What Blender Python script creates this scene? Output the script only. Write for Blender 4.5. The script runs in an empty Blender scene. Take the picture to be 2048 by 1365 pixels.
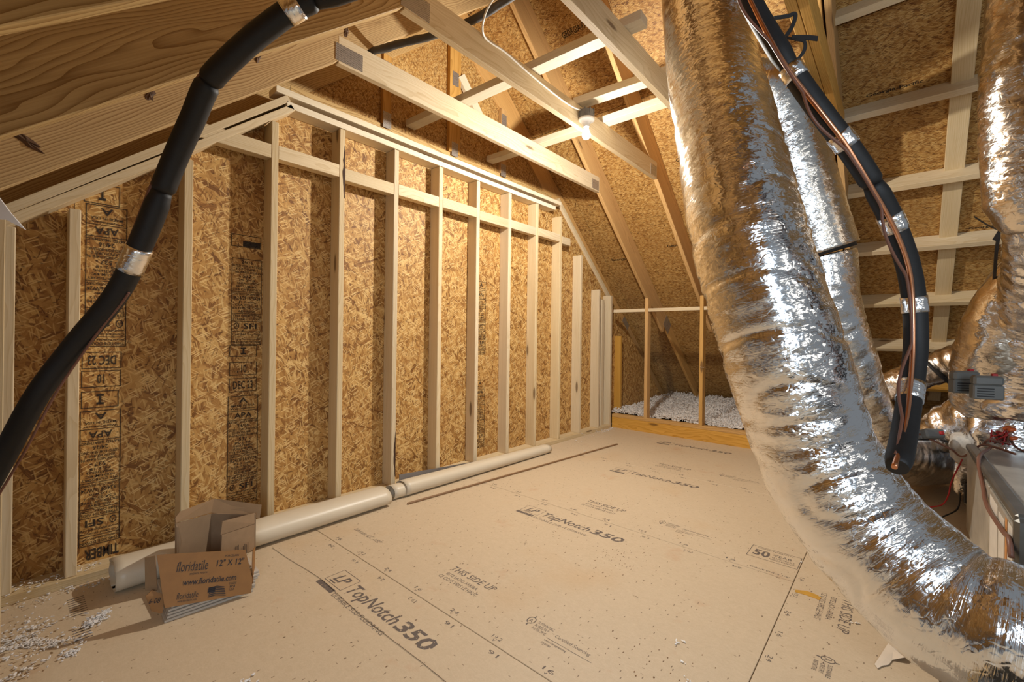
import bpy, bmesh, math, random
from mathutils import Vector, Matrix, noise
random.seed(7)
S = bpy.context.scene
COL = S.collection
# ------------------------------------------------------------------ camera
EYE = Vector((0, 0, 1.106))
yaw, roll, fpx, cy = 0.7211, 0.0121, 883.57, 675.18
fw = Vector((math.cos(yaw), math.sin(yaw), 0)); rt = Vector((math.sin(yaw), -math.cos(yaw), 0)); up = Vector((0, 0, 1))
cr, sr = math.cos(roll), math.sin(roll)
cx = rt*cr + up*sr; cyv = up*cr - rt*sr; cz = -fw
cam = bpy.data.cameras.new('camera'); cam.sensor_width = 36; cam.lens = 36*fpx/2048
cam.shift_y = (cy - 682.5)/2048; cam.clip_start = 0.02
co = bpy.data.objects.new('camera', cam); COL.objects.link(co)
co.matrix_world = Matrix(((cx.x, cyv.x, cz.x, EYE.x), (cx.y, cyv.y, cz.y, EYE.y), (cx.z, cyv.z, cz.z, EYE.z), (0, 0, 0, 1)))
S.camera = co
# ------------------------------------------------------------------ world, light, exposure
w = bpy.data.worlds.new('world'); S.world = w; w.use_nodes = True
w.node_tree.nodes['Background'].inputs[0].default_value = (0.86, 0.93, 1.0, 1)
w.node_tree.nodes['Background'].inputs[1].default_value = 0.17
def area(name, loc, aim, sx, sy, power, col):
    L = bpy.data.lights.new(name, 'AREA'); L.shape = 'RECTANGLE'; L.size = sx; L.size_y = sy; L.energy = power; L.color = col
    o = bpy.data.objects.new(name, L); COL.objects.link(o); o.location = loc
    o.rotation_euler = (Vector(aim) - Vector(loc)).to_track_quat('-Z', 'Y').to_euler(); return o
area('daylight_doorway', (-1.1, -1.5, 1.6), (2.0, 0.4, 0.5), 0.9, 1.5, 44, (0.72, 0.86, 1.0))
area('added_fill_light', (0.6, -2.4, 2.0), (3.0, 1.0, 1.2), 0.8, 0.8, 6, (1.0, 0.95, 0.86))  # extra fill light added behind the camera, no such lamp known there
vs = S.view_settings; S.display_settings.display_device = 'sRGB'
vs.view_transform = 'Standard'; vs.look = 'None'; vs.exposure = 0.42; vs.gamma = 1; vs.use_curve_mapping = False

# ------------------------------------------------------------------ materials
class NT:
    def __init__(s, name):
        s.m = bpy.data.materials.new(name); s.m.use_nodes = True; s.t = s.m.node_tree; s.n = s.t.nodes
        s.b = s.n['Principled BSDF']
    def N(s, typ, **k):
        n = s.n.new(typ)
        for a, v in k.items(): setattr(n, a, v)
        return n
    def L(s, a, b): s.t.links.new(a, b)
    def math(s, op, a, b=None, c=None, clamp=False):
        n = s.N('ShaderNodeMath', operation=op, use_clamp=clamp)
        for i, v in enumerate((a, b, c)):
            if v is None: continue
            if isinstance(v, (int, float)): n.inputs[i].default_value = v
            else: s.L(v, n.inputs[i])
        return n.outputs[0]
    def mix(s, f, a, b, blend='MIX'):
        n = s.N('ShaderNodeMix', data_type='RGBA', blend_type=blend)
        for i, v in ((0, f), (6, a), (7, b)):
            if isinstance(v, (int, float)): n.inputs[i].default_value = v
            elif isinstance(v, tuple): n.inputs[i].default_value = (*v, 1)[:4]
            else: s.L(v, n.inputs[i])
        return n.outputs[2]
    def ramp(s, f, stops):
        n = s.N('ShaderNodeValToRGB'); e = n.color_ramp.elements
        while len(e) < len(stops): e.new(0.5)
        for i, (p, c) in enumerate(stops): e[i].position = p; e[i].color = (*c, 1) if len(c) == 3 else c
        s.L(f, n.inputs[0]); return n.outputs[0]
    def vec(s, v, scale=(1, 1, 1), rot=0.0, loc=(0, 0, 0)):
        n = s.N('ShaderNodeMapping'); n.inputs['Scale'].default_value = scale
        n.inputs['Rotation'].default_value = (0, 0, rot); n.inputs['Location'].default_value = loc
        s.L(v, n.inputs[0]); return n.outputs[0]
    def noise(s, v, scale, detail=2.0, rough=0.5, dist=0.0, dim='3D'):
        n = s.N('ShaderNodeTexNoise', noise_dimensions=dim); s.L(v, n.inputs['Vector'])
        n.inputs['Scale'].default_value = scale; n.inputs['Detail'].default_value = detail
        n.inputs['Roughness'].default_value = rough; n.inputs['Distortion'].default_value = dist
        return n.outputs[0]
    def bump(s, h, strength, dist=0.01, normal=None):
        n = s.N('ShaderNodeBump'); n.inputs['Strength'].default_value = strength; n.inputs['Distance'].default_value = dist
        s.L(h, n.inputs['Height'])
        if normal is not None: s.L(normal, n.inputs['Normal'])
        return n.outputs[0]
    def coords(s, kind='Object', rnd=0.0):
        c = s.N('ShaderNodeTexCoord').outputs[kind]
        if rnd:
            oi = s.N('ShaderNodeObjectInfo').outputs['Random']
            cb = s.N('ShaderNodeCombineXYZ'); s.L(s.math('MULTIPLY', oi, rnd), cb.inputs[0]); s.L(s.math('MULTIPLY', oi, rnd*0.0), cb.inputs[1])
            a = s.N('ShaderNodeVectorMath', operation='ADD'); s.L(c, a.inputs[0]); s.L(cb.outputs[0], a.inputs[1]); return a.outputs[0]
        return c
    def done(s, col=None, rough=None, metal=None, normal=None, spec=None):
        for k, v in (('Base Color', col), ('Roughness', rough), ('Metallic', metal), ('Normal', normal), ('Specular IOR Level', spec)):
            if v is None: continue
            if isinstance(v, (int, float)): s.b.inputs[k].default_value = v
            elif isinstance(v, tuple): s.b.inputs[k].default_value = (*v, 1)
            else: s.L(v, s.b.inputs[k])
        return s.m

def wood(name, light, dark, ring=0.55, knot=1.0):
    s = NT(name)
    c0 = s.coords('Object', 23.0)
    oi = s.N('ShaderNodeObjectInfo').outputs['Random']
    warp = s.noise(s.vec(c0, (0.9, 5, 5)), 1.6, 2.0)
    sep = s.N('ShaderNodeSeparateXYZ'); s.L(c0, sep.inputs[0])
    # rings about a pith outside the board, distance in the cross-section
    yy = s.math('ADD', sep.outputs[1], s.math('MULTIPLY', oi, 0.22)); zz = s.math('ADD', sep.outputs[2], 0.06)
    d = s.math('SQRT', s.math('ADD', s.math('MULTIPLY', yy, yy), s.math('MULTIPLY', zz, zz)))
    d = s.math('ADD', d, s.math('MULTIPLY', warp, 0.085))
    sw = s.math('FRACT', s.math('MULTIPLY', d, 118.0))
    rings = s.math('POWER', sw, 3.0)
    fine = s.noise(s.vec(c0, (3, 190, 190)), 1.0, 3.0, 0.6)
    broad = s.noise(s.vec(c0, (0.8, 9, 9)), 1.0, 2.0)
    f = s.math('ADD', s.math('MULTIPLY', rings, ring*0.7), s.math('MULTIPLY', s.math('SUBTRACT', fine, 0.3), 0.75))
    f = s.math('ADD', f, s.math('MULTIPLY', s.math('SUBTRACT', broad, 0.5), 0.7), clamp=True)
    col = s.mix(f, light, dark)
    v = s.N('ShaderNodeTexVoronoi'); s.L(s.vec(c0, (1.55, 6.5, 6.5)), v.inputs['Vector']); v.inputs['Scale'].default_value = 1.0
    k = s.math('MULTIPLY', s.math('SUBTRACT', 0.115, v.outputs['Distance']), 26.0*knot, clamp=True)
    halo = s.math('MULTIPLY', s.math('SUBTRACT', 0.21, v.outputs['Distance']), 5.0*knot, clamp=True)
    col = s.mix(s.math('MULTIPLY', halo, 0.35), col, tuple(x*0.75 for x in dark)); col = s.mix(s.math('MULTIPLY', k, 0.75), col, (0.11, 0.055, 0.022))
    hs = s.N('ShaderNodeHueSaturation'); s.L(col, hs.inputs['Color'])
    s.L(s.math('ADD', 0.88, s.math('MULTIPLY', oi, 0.22)), hs.inputs['Value'])
    s.L(s.math('ADD', 0.9, s.math('MULTIPLY', s.math('FRACT', s.math('MULTIPLY', oi, 7.3)), 0.2)), hs.inputs['Saturation'])
    return s.done(hs.outputs[0], 0.62, None, s.bump(s.math('ADD', fine, s.math('MULTIPLY', rings, 0.4)), 0.25, 0.002), 0.3)

def osb(name, tone=(1, 1, 1), L=0.10, W=0.021, spread=3.1415, base_rot=0.0, nl=5, contrast=1.0):
    s = NT(name)
    c0 = s.coords('Object', 11.0)
    wr = s.N('ShaderNodeTexNoise', noise_dimensions='2D'); s.L(c0, wr.inputs['Vector']); wr.inputs['Scale'].default_value = 9.0
    wa = s.N('ShaderNodeVectorMath', operation='MULTIPLY_ADD'); s.L(wr.outputs['Color'], wa.inputs[0]); wa.inputs[1].default_value = (0.02, 0.02, 0); s.L(c0, wa.inputs[2])
    best = None
    for i in range(nl):
        a = base_rot + spread*((i + 0.5)/nl - 0.5) + 0.17*math.sin(i*5.1)
        k = 1.0 + 0.35*((i*37) % 5 - 2)/2
        p = s.vec(s.vec(wa.outputs[0], (1, 1, 1), a, (3.1*i, 1.7*i, 0)), (1/(L*k), 1/(W*k), 1))
        v = s.N('ShaderNodeTexVoronoi', voronoi_dimensions='2D'); s.L(p, v.inputs['Vector']); v.inputs['Scale'].default_value = 1.0
        sp = s.N('ShaderNodeSeparateColor'); s.L(v.outputs['Color'], sp.inputs[0])
        st = s.noise(s.vec(p, (0.6, 5.0, 1)), 1.3, 2.0, 0.6, 0.0, '2D')
        pr = sp.outputs[0]; tn = s.math('ADD', s.math('MULTIPLY', sp.outputs[1], 0.86), s.math('MULTIPLY', s.math('SUBTRACT', st, 0.5), 0.55))
        edge = s.math('MULTIPLY', s.math('SUBTRACT', v.outputs['Distance'], 0.42), 1.6, clamp=True)
        if best is None: best = (pr, tn, edge)
        else:
            m = s.math('GREATER_THAN', pr, best[0])
            def sel(a_, b_):
                n = s.N('ShaderNodeMix', data_type='FLOAT'); s.L(m, n.inputs[0]); s.L(a_, n.inputs[2]); s.L(b_, n.inputs[3]); return n.outputs[0]
            best = (s.math('MAXIMUM', pr, best[0]), sel(best[1], tn), sel(best[2], edge))
    T = lambda c: tuple(max(0, x*y) for x, y in zip(c, tone))
    col = s.ramp(best[1], [(0.0, T((0.17, 0.075, 0.022))), (0.16, T((0.34, 0.175, 0.06))), (0.45, T((0.47, 0.275, 0.105))), (0.75, T((0.58, 0.375, 0.165))), (1.0, T((0.76, 0.575, 0.33)))])
    col = s.mix(s.math('MULTIPLY', best[2], 0.5*contrast), col, T((0.20, 0.095, 0.03)))
    for q, (rot, thr, cc, am) in enumerate(((0.5, 0.72, (0.80, 0.62, 0.37), 0.8), (-0.6, 0.78, (0.78, 0.58, 0.33), 0.75), (1.2, 0.90, (0.16, 0.07, 0.02), 0.7), (-1.3, 0.75, (0.74, 0.54, 0.29), 0.7))):
        a = base_rot + rot*spread/3.1
        v = s.N('ShaderNodeTexVoronoi', voronoi_dimensions='2D'); s.L(s.vec(s.vec(wa.outputs[0], (1, 1, 1), a, (q*2.3 + 9, q, 0)), (1/(L*0.85), 1/(W*0.5), 1)), v.inputs['Vector']); v.inputs['Scale'].default_value = 1.0
        sp = s.N('ShaderNodeSeparateColor'); s.L(v.outputs['Color'], sp.inputs[0])
        k = s.math('MULTIPLY', s.math('SUBTRACT', 0.36, v.outputs['Distance']), 14.0, clamp=True)
        col = s.mix(s.math('MULTIPLY', s.math('MULTIPLY', k, s.math('GREATER_THAN', sp.outputs[0], thr)), am), col, T(cc))
    big = s.noise(c0, 2.2, 2.0)
    col = s.mix(s.math('MULTIPLY', s.math('SUBTRACT', 0.52, big), 1.0, clamp=True), col, T((0.30, 0.14, 0.05)))
    sk = s.N('ShaderNodeTexVoronoi', voronoi_dimensions='2D'); s.L(s.vec(c0, (16, 34, 1), 0.7), sk.inputs['Vector']); sk.inputs['Scale'].default_value = 1.0
    spk = s.math('MULTIPLY', s.math('SUBTRACT', 0.13, sk.outputs['Distance']), 9.0, clamp=True)
    col = s.mix(s.math('MULTIPLY', spk, 0.75), col, T((0.05, 0.02, 0.008)))
    h = s.math('ADD', best[0], s.math('MULTIPLY', best[1], 0.3))
    return s.done(col, 0.58, None, s.bump(h, 0.4, 0.004), 0.35)

def plain(name, col, rough=0.5, metal=0.0, nscale=0, namp=0.15, bump=0.0):
    s = NT(name)
    if nscale:
        n = s.noise(s.coords('Object', 5.0), nscale, 3.0, 0.6)
        c = s.mix(n, tuple(x*(1-namp*1.6) for x in col), tuple(min(1, x*(1+namp)) for x in col))
        return s.done(c, rough, metal, s.bump(n, bump, 0.003) if bump else None)
    return s.done(col, rough, metal)

def foil(name, tint=(0.84, 0.84, 0.85), rough=0.10, crk=1.0, tilt=0.46, scl=1.0):
    """metal foil: flat crumpled facets (each cell leans its own way), fine hair folds round the duct"""
    s = NT(name)
    c = s.coords('Object'); uv = s.coords('UV')
    wz = s.N('ShaderNodeTexNoise'); s.L(uv, wz.inputs['Vector']); wz.inputs['Scale'].default_value = 24
    wv = s.N('ShaderNodeVectorMath', operation='MULTIPLY_ADD'); s.L(wz.outputs['Color'], wv.inputs[0]); wv.inputs[1].default_value = (0.03, 0.03, 0); s.L(uv, wv.inputs[2])
    lean = None
    for sc, a, amt in (((46*scl, 105*scl, 1), 0.25, 0.9), ((120*scl, 220*scl, 1), -0.3, 0.6)):
        v = s.N('ShaderNodeTexVoronoi', voronoi_dimensions='2D'); s.L(s.vec(wv.outputs[0], sc, a), v.inputs['Vector']); v.inputs['Scale'].default_value = 1.0
        m = s.N('ShaderNodeVectorMath', operation='MULTIPLY_ADD'); s.L(v.outputs['Color'], m.inputs[0]); m.inputs[1].default_value = (amt,)*3; m.inputs[2].default_value = (-0.5*amt,)*3
        if lean is None: lean = m.outputs[0]
        else:
            ad = s.N('ShaderNodeVectorMath', operation='ADD'); s.L(lean, ad.inputs[0]); s.L(m.outputs[0], ad.inputs[1]); lean = ad.outputs[0]
    patch = s.math('MULTIPLY', s.math('SUBTRACT', s.noise(s.vec(uv, (2.6, 1.1, 1)), 1.0, 3.0, 0.6), 0.42), 5.0, clamp=True)
    amt = s.math('MULTIPLY', s.math('ADD', 0.16, s.math('MULTIPLY', patch, 0.84)), tilt)
    sc_ = s.N('ShaderNodeVectorMath', operation='SCALE'); s.L(lean, sc_.inputs[0]); s.L(amt, sc_.inputs['Scale'])
    hair = s.noise(s.vec(uv, (5, 130, 1), 0.2), 1.0, 3.0, 0.62, 1.2)
    crease = s.N('ShaderNodeTexVoronoi', feature='DISTANCE_TO_EDGE'); s.L(s.vec(wv.outputs[0], (26, 40, 1), 0.4), crease.inputs['Vector']); crease.inputs['Scale'].default_value = 1.0
    h = s.math('ADD', s.math('MULTIPLY', hair, 0.55), s.math('MULTIPLY', s.math('MINIMUM', crease.outputs['Distance'], 0.12), 1.6))
    nb = s.bump(h, 0.32*crk, 0.006)
    ad = s.N('ShaderNodeVectorMath', operation='ADD'); s.L(nb, ad.inputs[0]); s.L(sc_.outputs[0], ad.inputs[1])
    no = s.N('ShaderNodeVectorMath', operation='NORMALIZE'); s.L(ad.outputs[0], no.inputs[0])
    r = s.math('ADD', rough, s.math('MULTIPLY', s.noise(c, 14, 2.0), 0.10))
    return s.done(tint, r, 1.0, no.outputs[0])

def floor_mat():
    s = NT('sanded_subfloor')
    c = s.coords('Object', 9.0); g = s.N('ShaderNodeNewGeometry').outputs['Position']
    n1 = s.noise(s.vec(c, (30, 75, 1), 0.9), 1.0, 4.0, 0.7, 1.5); n2 = s.noise(g, 38, 4.0, 0.72, 1.2)
    n3 = s.noise(g, 1.3, 3.0, 0.6); n4 = s.noise(g, 330, 2.0)
    f = s.math('ADD', s.math('MULTIPLY', n1, 0.5), s.math('MULTIPLY', n2, 0.5))
    col = s.mix(f, (0.47, 0.36, 0.235), (0.74, 0.61, 0.44))
    col = s.mix(s.math('MULTIPLY', n4, 0.35), col, (0.40, 0.27, 0.14))
    st = s.math('MULTIPLY', s.math('SUBTRACT', n3, 0.56), 4.0, clamp=True)
    col = s.mix(s.math('MULTIPLY', st, 0.38), col, (0.52, 0.29, 0.10))
    n5 = s.noise(g, 3.7, 4.0, 0.7)
    col = s.mix(s.math('MULTIPLY', s.math('MULTIPLY', s.math('SUBTRACT', n5, 0.62), 7.0, clamp=True), 0.35), col, (0.46, 0.20, 0.09))
    for sc, th, am in (((17, 52, 1), 0.11, 0.75), ((48, 15, 1), 0.09, 0.6), ((8, 11, 1), 0.05, 0.9)):
        v = s.N('ShaderNodeTexVoronoi', voronoi_dimensions='2D'); s.L(s.vec(g, sc, 0.5), v.inputs['Vector']); v.inputs['Scale'].default_value = 1.0
        sp = s.N('ShaderNodeSeparateColor'); s.L(v.outputs['Color'], sp.inputs[0])
        k = s.math('MULTIPLY', s.math('SUBTRACT', th, v.outputs['Distance']), 30.0, clamp=True)
        k = s.math('MULTIPLY', k, s.math('GREATER_THAN', s.math('ADD', sp.outputs[0], s.math('MULTIPLY', s.noise(g, 2.3, 2.0), 0.5)), 1.13))
        col = s.mix(s.math('MULTIPLY', k, am), col, (0.10, 0.05, 0.022))
    return s.done(col, 0.55, None, s.bump(f, 0.15, 0.002), 0.35)

M = {}
M['pale'] = wood('pale_pine', (0.70, 0.565, 0.365), (0.50, 0.34, 0.15), 0.5, 1.0)
M['tie'] = wood('bright_pine', (0.71, 0.58, 0.385), (0.47, 0.325, 0.155), 0.6, 1.0)
M['gold'] = wood('golden_pine', (0.62, 0.36, 0.115), (0.36, 0.175, 0.038), 0.8, 1.0)
M['rafter'] = wood('ringed_pine', (0.56, 0.385, 0.175), (0.25, 0.135, 0.042), 1.25, 1.0)
M['brace'] = wood('white_pine', (0.78, 0.69, 0.53), (0.58, 0.45, 0.27), 0.35, 0.8)
M['osb_wall'] = osb('flake_board_wall', (0.97, 0.88, 0.64), 0.09, 0.0155, nl=6)
M['osb_roof'] = osb('flake_board_roof', (0.80, 0.70, 0.46), 0.055, 0.0085, 1.5, 0.0)
M['osb_gable'] = osb('flake_board_gable', (0.92, 0.84, 0.60), 0.04, 0.007, 2.6, 1.57)
M['floor'] = floor_mat()
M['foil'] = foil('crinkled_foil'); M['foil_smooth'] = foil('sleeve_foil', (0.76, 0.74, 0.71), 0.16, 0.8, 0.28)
M['foil_dark'] = foil('tan_foil', (0.74, 0.69, 0.62), 0.16, 1.0, 0.4)  # foil with a darker, browner tint
M['foil_tape'] = foil('foil_tape', (0.85, 0.85, 0.86), 0.12, 1.0, 0.7, 1.3)
M['foam'] = plain('black_foam', (0.006, 0.006, 0.007), 0.6, 0, 60, 0.4, 0.15)
M['copper'] = plain('copper_pipe', (0.72, 0.34, 0.19), 0.28, 1.0, 30, 0.2)
M['brownwire'] = plain('brown_wire_sheath', (0.17, 0.072, 0.045), 0.45, 0)
M['redwire'] = plain('red_wire_sheath', (0.42, 0.02, 0.02), 0.45)
M['blackwire'] = plain('black_strap', (0.012, 0.011, 0.011), 0.6)
M['grayflex'] = plain('gray_foam', (0.075, 0.07, 0.068), 0.5, 0, 20, 0.3)
M['whitewire'] = plain('white_cable_sheath', (0.75, 0.70, 0.62), 0.5)
M['orange'] = plain('orange_plastic', (0.62, 0.12, 0.02), 0.35)
M['steel'] = plain('dull_galvanised_steel', (0.50, 0.47, 0.41), 0.42, 0.45, 7, 0.35, 0.05)
M['steel_dark'] = plain('dark_steel_post', (0.16, 0.155, 0.14), 0.4, 0.7, 9, 0.4)
M['plastic'] = plain('gray_plastic', (0.135, 0.14, 0.135), 0.45, 0, 12, 0.15)
M['label'] = plain('white_label', (0.68, 0.64, 0.57), 0.5, 0, 14, 0.12)
M['labelo'] = plain('orange_label', (0.55, 0.24, 0.07), 0.5)
M['mastic'] = plain('pale_mastic', (0.55, 0.51, 0.45), 0.85, 0, 60, 0.2, 0.5)
M['card'] = plain('brown_cardboard', (0.26, 0.158, 0.078), 0.75, 0, 18, 0.12)
M['card_in'] = plain('bare_cardboard', (0.29, 0.19, 0.108), 0.8, 0, 25, 0.12)
M['card_print'] = plain('printed_cardboard', (0.28, 0.13, 0.034), 0.6, 0, 16, 0.15)
M['tile'] = plain('gray_porcelain', (0.52, 0.455, 0.375), 0.5, 0, 20, 0.12)
M['vinyl'] = plain('cream_vinyl', (0.66, 0.57, 0.43), 0.4, 0, 6, 0.05)
M['vinyl_in'] = plain('vinyl_backing', (0.28, 0.22, 0.16), 0.6)
M['grayvinyl'] = plain('gray_vinyl', (0.24, 0.21, 0.19), 0.5, 0, 9, 0.3)
M['paper'] = plain('old_paper', (0.72, 0.62, 0.50), 0.7, 0, 12, 0.08)
M['whiteplastic'] = plain('white_sheet', (0.85, 0.84, 0.84), 0.4)
M['fluff'] = plain('white_insulation', (0.74, 0.70, 0.66), 0.95, 0, 45, 0.2, 0.9)
M['porcelain'] = plain('lamp_porcelain', (0.86, 0.84, 0.80), 0.25)
M['box_gray'] = plain('junction_box', (0.17, 0.165, 0.16), 0.5, 0, 30, 0.3)
M['knot'] = plain('bark_knot', (0.12, 0.06, 0.028), 0.7, 0, 60, 0.5, 0.6)
M['gap'] = plain('dark_gap', (0.045, 0.018, 0.008), 0.8)
M['glue'] = plain('yellow_glue', (0.62, 0.34, 0.06), 0.35, 0, 20, 0.2)
M['strip'] = plain('dark_wood_strip', (0.24, 0.13, 0.06), 0.5, 0, 30, 0.2)
M['glass'] = plain('window_gray', (0.3, 0.3, 0.3), 0.2)
def ink(name, col, wear):
    s = NT(name); g = s.N('ShaderNodeNewGeometry').outputs['Position']
    n = s.noise(g, 75, 2.0, 0.6)
    a = s.math('MULTIPLY', s.math('SUBTRACT', n, wear), 9.0, clamp=True)
    s.L(s.math('MULTIPLY', a, 0.86), s.b.inputs['Alpha'])
    return s.done(col, 0.7)
M['ink_floor'] = ink('gray_floor_ink', (0.135, 0.105, 0.09), 0.31)
M['ink_wall'] = ink('black_stamp_ink', (0.015, 0.009, 0.006), 0.24)
M['ink_card'] = plain('black_print_ink', (0.018, 0.012, 0.014), 0.6)
def plate_mat():
    s = NT('gang_plate_steel'); c = s.coords('Object')
    v = s.N('ShaderNodeTexBrick'); s.L(s.vec(c, (1, 1, 1), 0.0), v.inputs['Vector'])
    v.inputs['Scale'].default_value = 42; v.inputs['Mortar Size'].default_value = 0.05; v.inputs['Brick Width'].default_value = 0.42; v.inputs['Row Height'].default_value = 0.22
    v.inputs['Color1'].default_value = (0.05, 0.045, 0.04, 1); v.inputs['Color2'].default_value = (0.3, 0.27, 0.24, 1); v.inputs['Mortar'].default_value = (0.62, 0.58, 0.52, 1)
    return s.done(v.outputs['Color'], 0.4, 0.7)
M['plate'] = plate_mat()
def bulb_mat():
    s = NT('lit_bulb_glass'); s.b.inputs['Emission Color'].default_value = (1, 0.95, 0.88, 1); s.b.inputs['Emission Strength'].default_value = 9
    return s.done((1, 1, 1), 0.3)
M['bulb'] = bulb_mat()

# ------------------------------------------------------------------ helpers
def Wm(o):
    if o.parent: return Wm(o.parent) @ o.matrix_parent_inverse @ o.matrix_basis
    return o.matrix_basis.copy()
def setpar(o, p):
    if p is not None:
        o.parent = p; o.matrix_parent_inverse = Wm(p).inverted()
def tag(o, label=None, cat=None, group=None, kind=None):
    for k, v in (('label', label), ('category', cat), ('group', group), ('kind', kind)):
        if v: o[k] = v
    return o
def empty(name, loc=(0, 0, 0), **k):
    o = bpy.data.objects.new(name, None); COL.objects.link(o); o.location = loc; o.empty_display_size = 0.05
    return tag(o, **k)
def link(name, me, mat, parent=None, mw=None, smooth=False):
    o = bpy.data.objects.new(name, me); COL.objects.link(o)
    for m in (mat if isinstance(mat, (list, tuple)) else [mat]): me.materials.append(m)
    if mw is not None: o.matrix_world = mw; o.matrix_basis = mw
    setpar(o, parent)
    if smooth:
        for p in me.polygons: p.use_smooth = True
    return o
def bm_mesh(bm, name):
    bmesh.ops.recalc_face_normals(bm, faces=bm.faces); me = bpy.data.meshes.new(name); bm.to_mesh(me); bm.free(); return me
def frame(p, x, y=None, z=None):
    x = Vector(x).normalized()
    if z is not None: z = Vector(z); z = (z - x*z.dot(x)).normalized(); y = z.cross(x)
    else: y = Vector(y); y = (y - x*y.dot(x)).normalized(); z = x.cross(y)
    return Matrix(((x.x, y.x, z.x, p[0]), (x.y, y.y, z.y, p[1]), (x.z, y.z, z.z, p[2]), (0, 0, 0, 1)))
def box_me(name, lx, ly, lz, bev=0.0015, center=(0, 0, 0)):
    bm = bmesh.new(); bmesh.ops.create_cube(bm, size=1)
    for v in bm.verts: v.co = Vector((v.co.x*lx + center[0], v.co.y*ly + center[1], v.co.z*lz + center[2]))
    if bev: bmesh.ops.bevel(bm, geom=bm.edges[:], offset=bev, segments=1, affect='EDGES')
    return bm_mesh(bm, name)
def beam(name, a, b, w_, h_, zup, mat, parent=None, bev=0.0015):
    """a board from a to b (centre line): w_ across, h_ along zup"""
    a, b = Vector(a), Vector(b); mw = frame((a + b)/2, b - a, z=zup)
    return link(name, box_me(name, (b - a).length, w_, h_, bev), mat, parent, mw)
def box(name, lo, hi, mat, parent=None, bev=0.0015, axis=None):
    """axis-aligned box; its local x runs along its longest side so that the grain does too"""
    lo, hi = Vector(lo), Vector(hi); d = hi - lo; i = max(range(3), key=lambda k: d[k]) if axis is None else axis
    X = [Vector((1, 0, 0)), Vector((0, 1, 0)), Vector((0, 0, 1))][i]; Z = Vector((0, 0, 1)) if i != 2 else Vector((1, 0, 0))
    mw = frame((lo + hi)/2, X, z=Z); Y = [mw[r][1] for r in range(3)]
    iy = max(range(3), key=lambda k: abs(Y[k])); iz = 3 - i - iy
    return link(name, box_me(name, d[i], d[iy], d[iz], bev), mat, parent, mw)
def prism(name, poly, org, x, y, th, mat, parent=None, bev=0.0):
    """polygon given as world points lying in the plane (org, x, y), extruded th along x cross y"""
    mw = frame(org, x, y=y); inv = mw.inverted(); P = [inv @ Vector(p) for p in poly]
    bm = bmesh.new(); vs_ = [bm.verts.new((p.x, p.y, 0)) for p in P]; f = bm.faces.new(vs_)
    r = bmesh.ops.extrude_face_region(bm, geom=[f]); 
    for g in r['geom']:
        if isinstance(g, bmesh.types.BMVert): g.co.z += th
    if bev: bmesh.ops.bevel(bm, geom=bm.edges[:], offset=bev, segments=1, affect='EDGES')
    return link(name, bm_mesh(bm, name), mat, parent, mw)
def catmull(pts, n):
    P = [Vector(p) for p in pts]; P = [P[0]*2 - P[1]] + P + [P[-1]*2 - P[-2]]; out = []
    for i in range(1, len(P) - 2):
        for k in range(n):
            t = k/n; a, b, c, d = P[i-1:i+3]
            out.append(0.5*((2*b) + (c - a)*t + (2*a - 5*b + 4*c - d)*t*t + (3*b - a - 3*c + d)*t**3))
    out.append(P[-2]); return out
def resample(C, step):
    L = [0]
    for i in range(1, len(C)): L.append(L[-1] + (C[i] - C[i-1]).length)
    n = max(2, int(L[-1]/step) + 1); out = []; j = 0
    for k in range(n):
        s = L[-1]*k/(n - 1)
        while j < len(L) - 2 and L[j+1] < s: j += 1
        t = (s - L[j])/max(1e-9, L[j+1] - L[j]); out.append(C[j].lerp(C[j+1], min(1, t)))
    return out, L[-1]
def tube(name, pts, r, mat, parent=None, seg=16, step=0.02, rfun=None, disp=None, smooth=True, sub=12, caps=True, raw=False, flat=None):
    C = [Vector(p) for p in pts] if raw else catmull(pts, sub)
    C, L = resample(C, step); n = len(C); bm = bmesh.new(); uvl = bm.loops.layers.uv.new('UVMap')
    t0 = (C[1] - C[0]).normalized(); nrm = t0.orthogonal().normalized()
    if flat is not None: nrm = (Vector(flat) - t0*t0.dot(Vector(flat))).normalized()
    rings = []
    for i in range(n):
        t = ((C[min(i+1, n-1)] - C[max(i-1, 0)])).normalized(); nrm = (nrm - t*nrm.dot(t)).normalized(); bn = t.cross(nrm)
        s = i/(n-1); ring = []
        R = r*(rfun(s) if rfun else 1)
        for k in range(seg):
            th = 2*math.pi*k/seg; q = R
            if disp: q += disp(th, s*L, s, C[i])
            ring.append(bm.verts.new(C[i] + (nrm*math.cos(th) + bn*math.sin(th))*q))
        rings.append(ring)
    for i in range(n-1):
        for k in range(seg):
            k2 = (k+1) % seg; f = bm.faces.new((rings[i][k], rings[i][k2], rings[i+1][k2], rings[i+1][k]))
            f.smooth = smooth
            for lp, (uu, ii) in zip(f.loops, ((k, i), (k+1, i), (k+1, i+1), (k, i+1))): lp[uvl].uv = (uu/seg*2*math.pi*r, ii/(n-1)*L)
    if caps: bm.faces.new(rings[0]); bm.faces.new(rings[-1])
    bmesh.ops.recalc_face_normals(bm, faces=bm.faces)
    o0 = Vector(C[n//2])
    for v in bm.verts: v.co -= o0
    me = bpy.data.meshes.new(name); bm.to_mesh(me); bm.free()
    return link(name, me, mat, parent, Matrix.Translation(o0))
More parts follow.
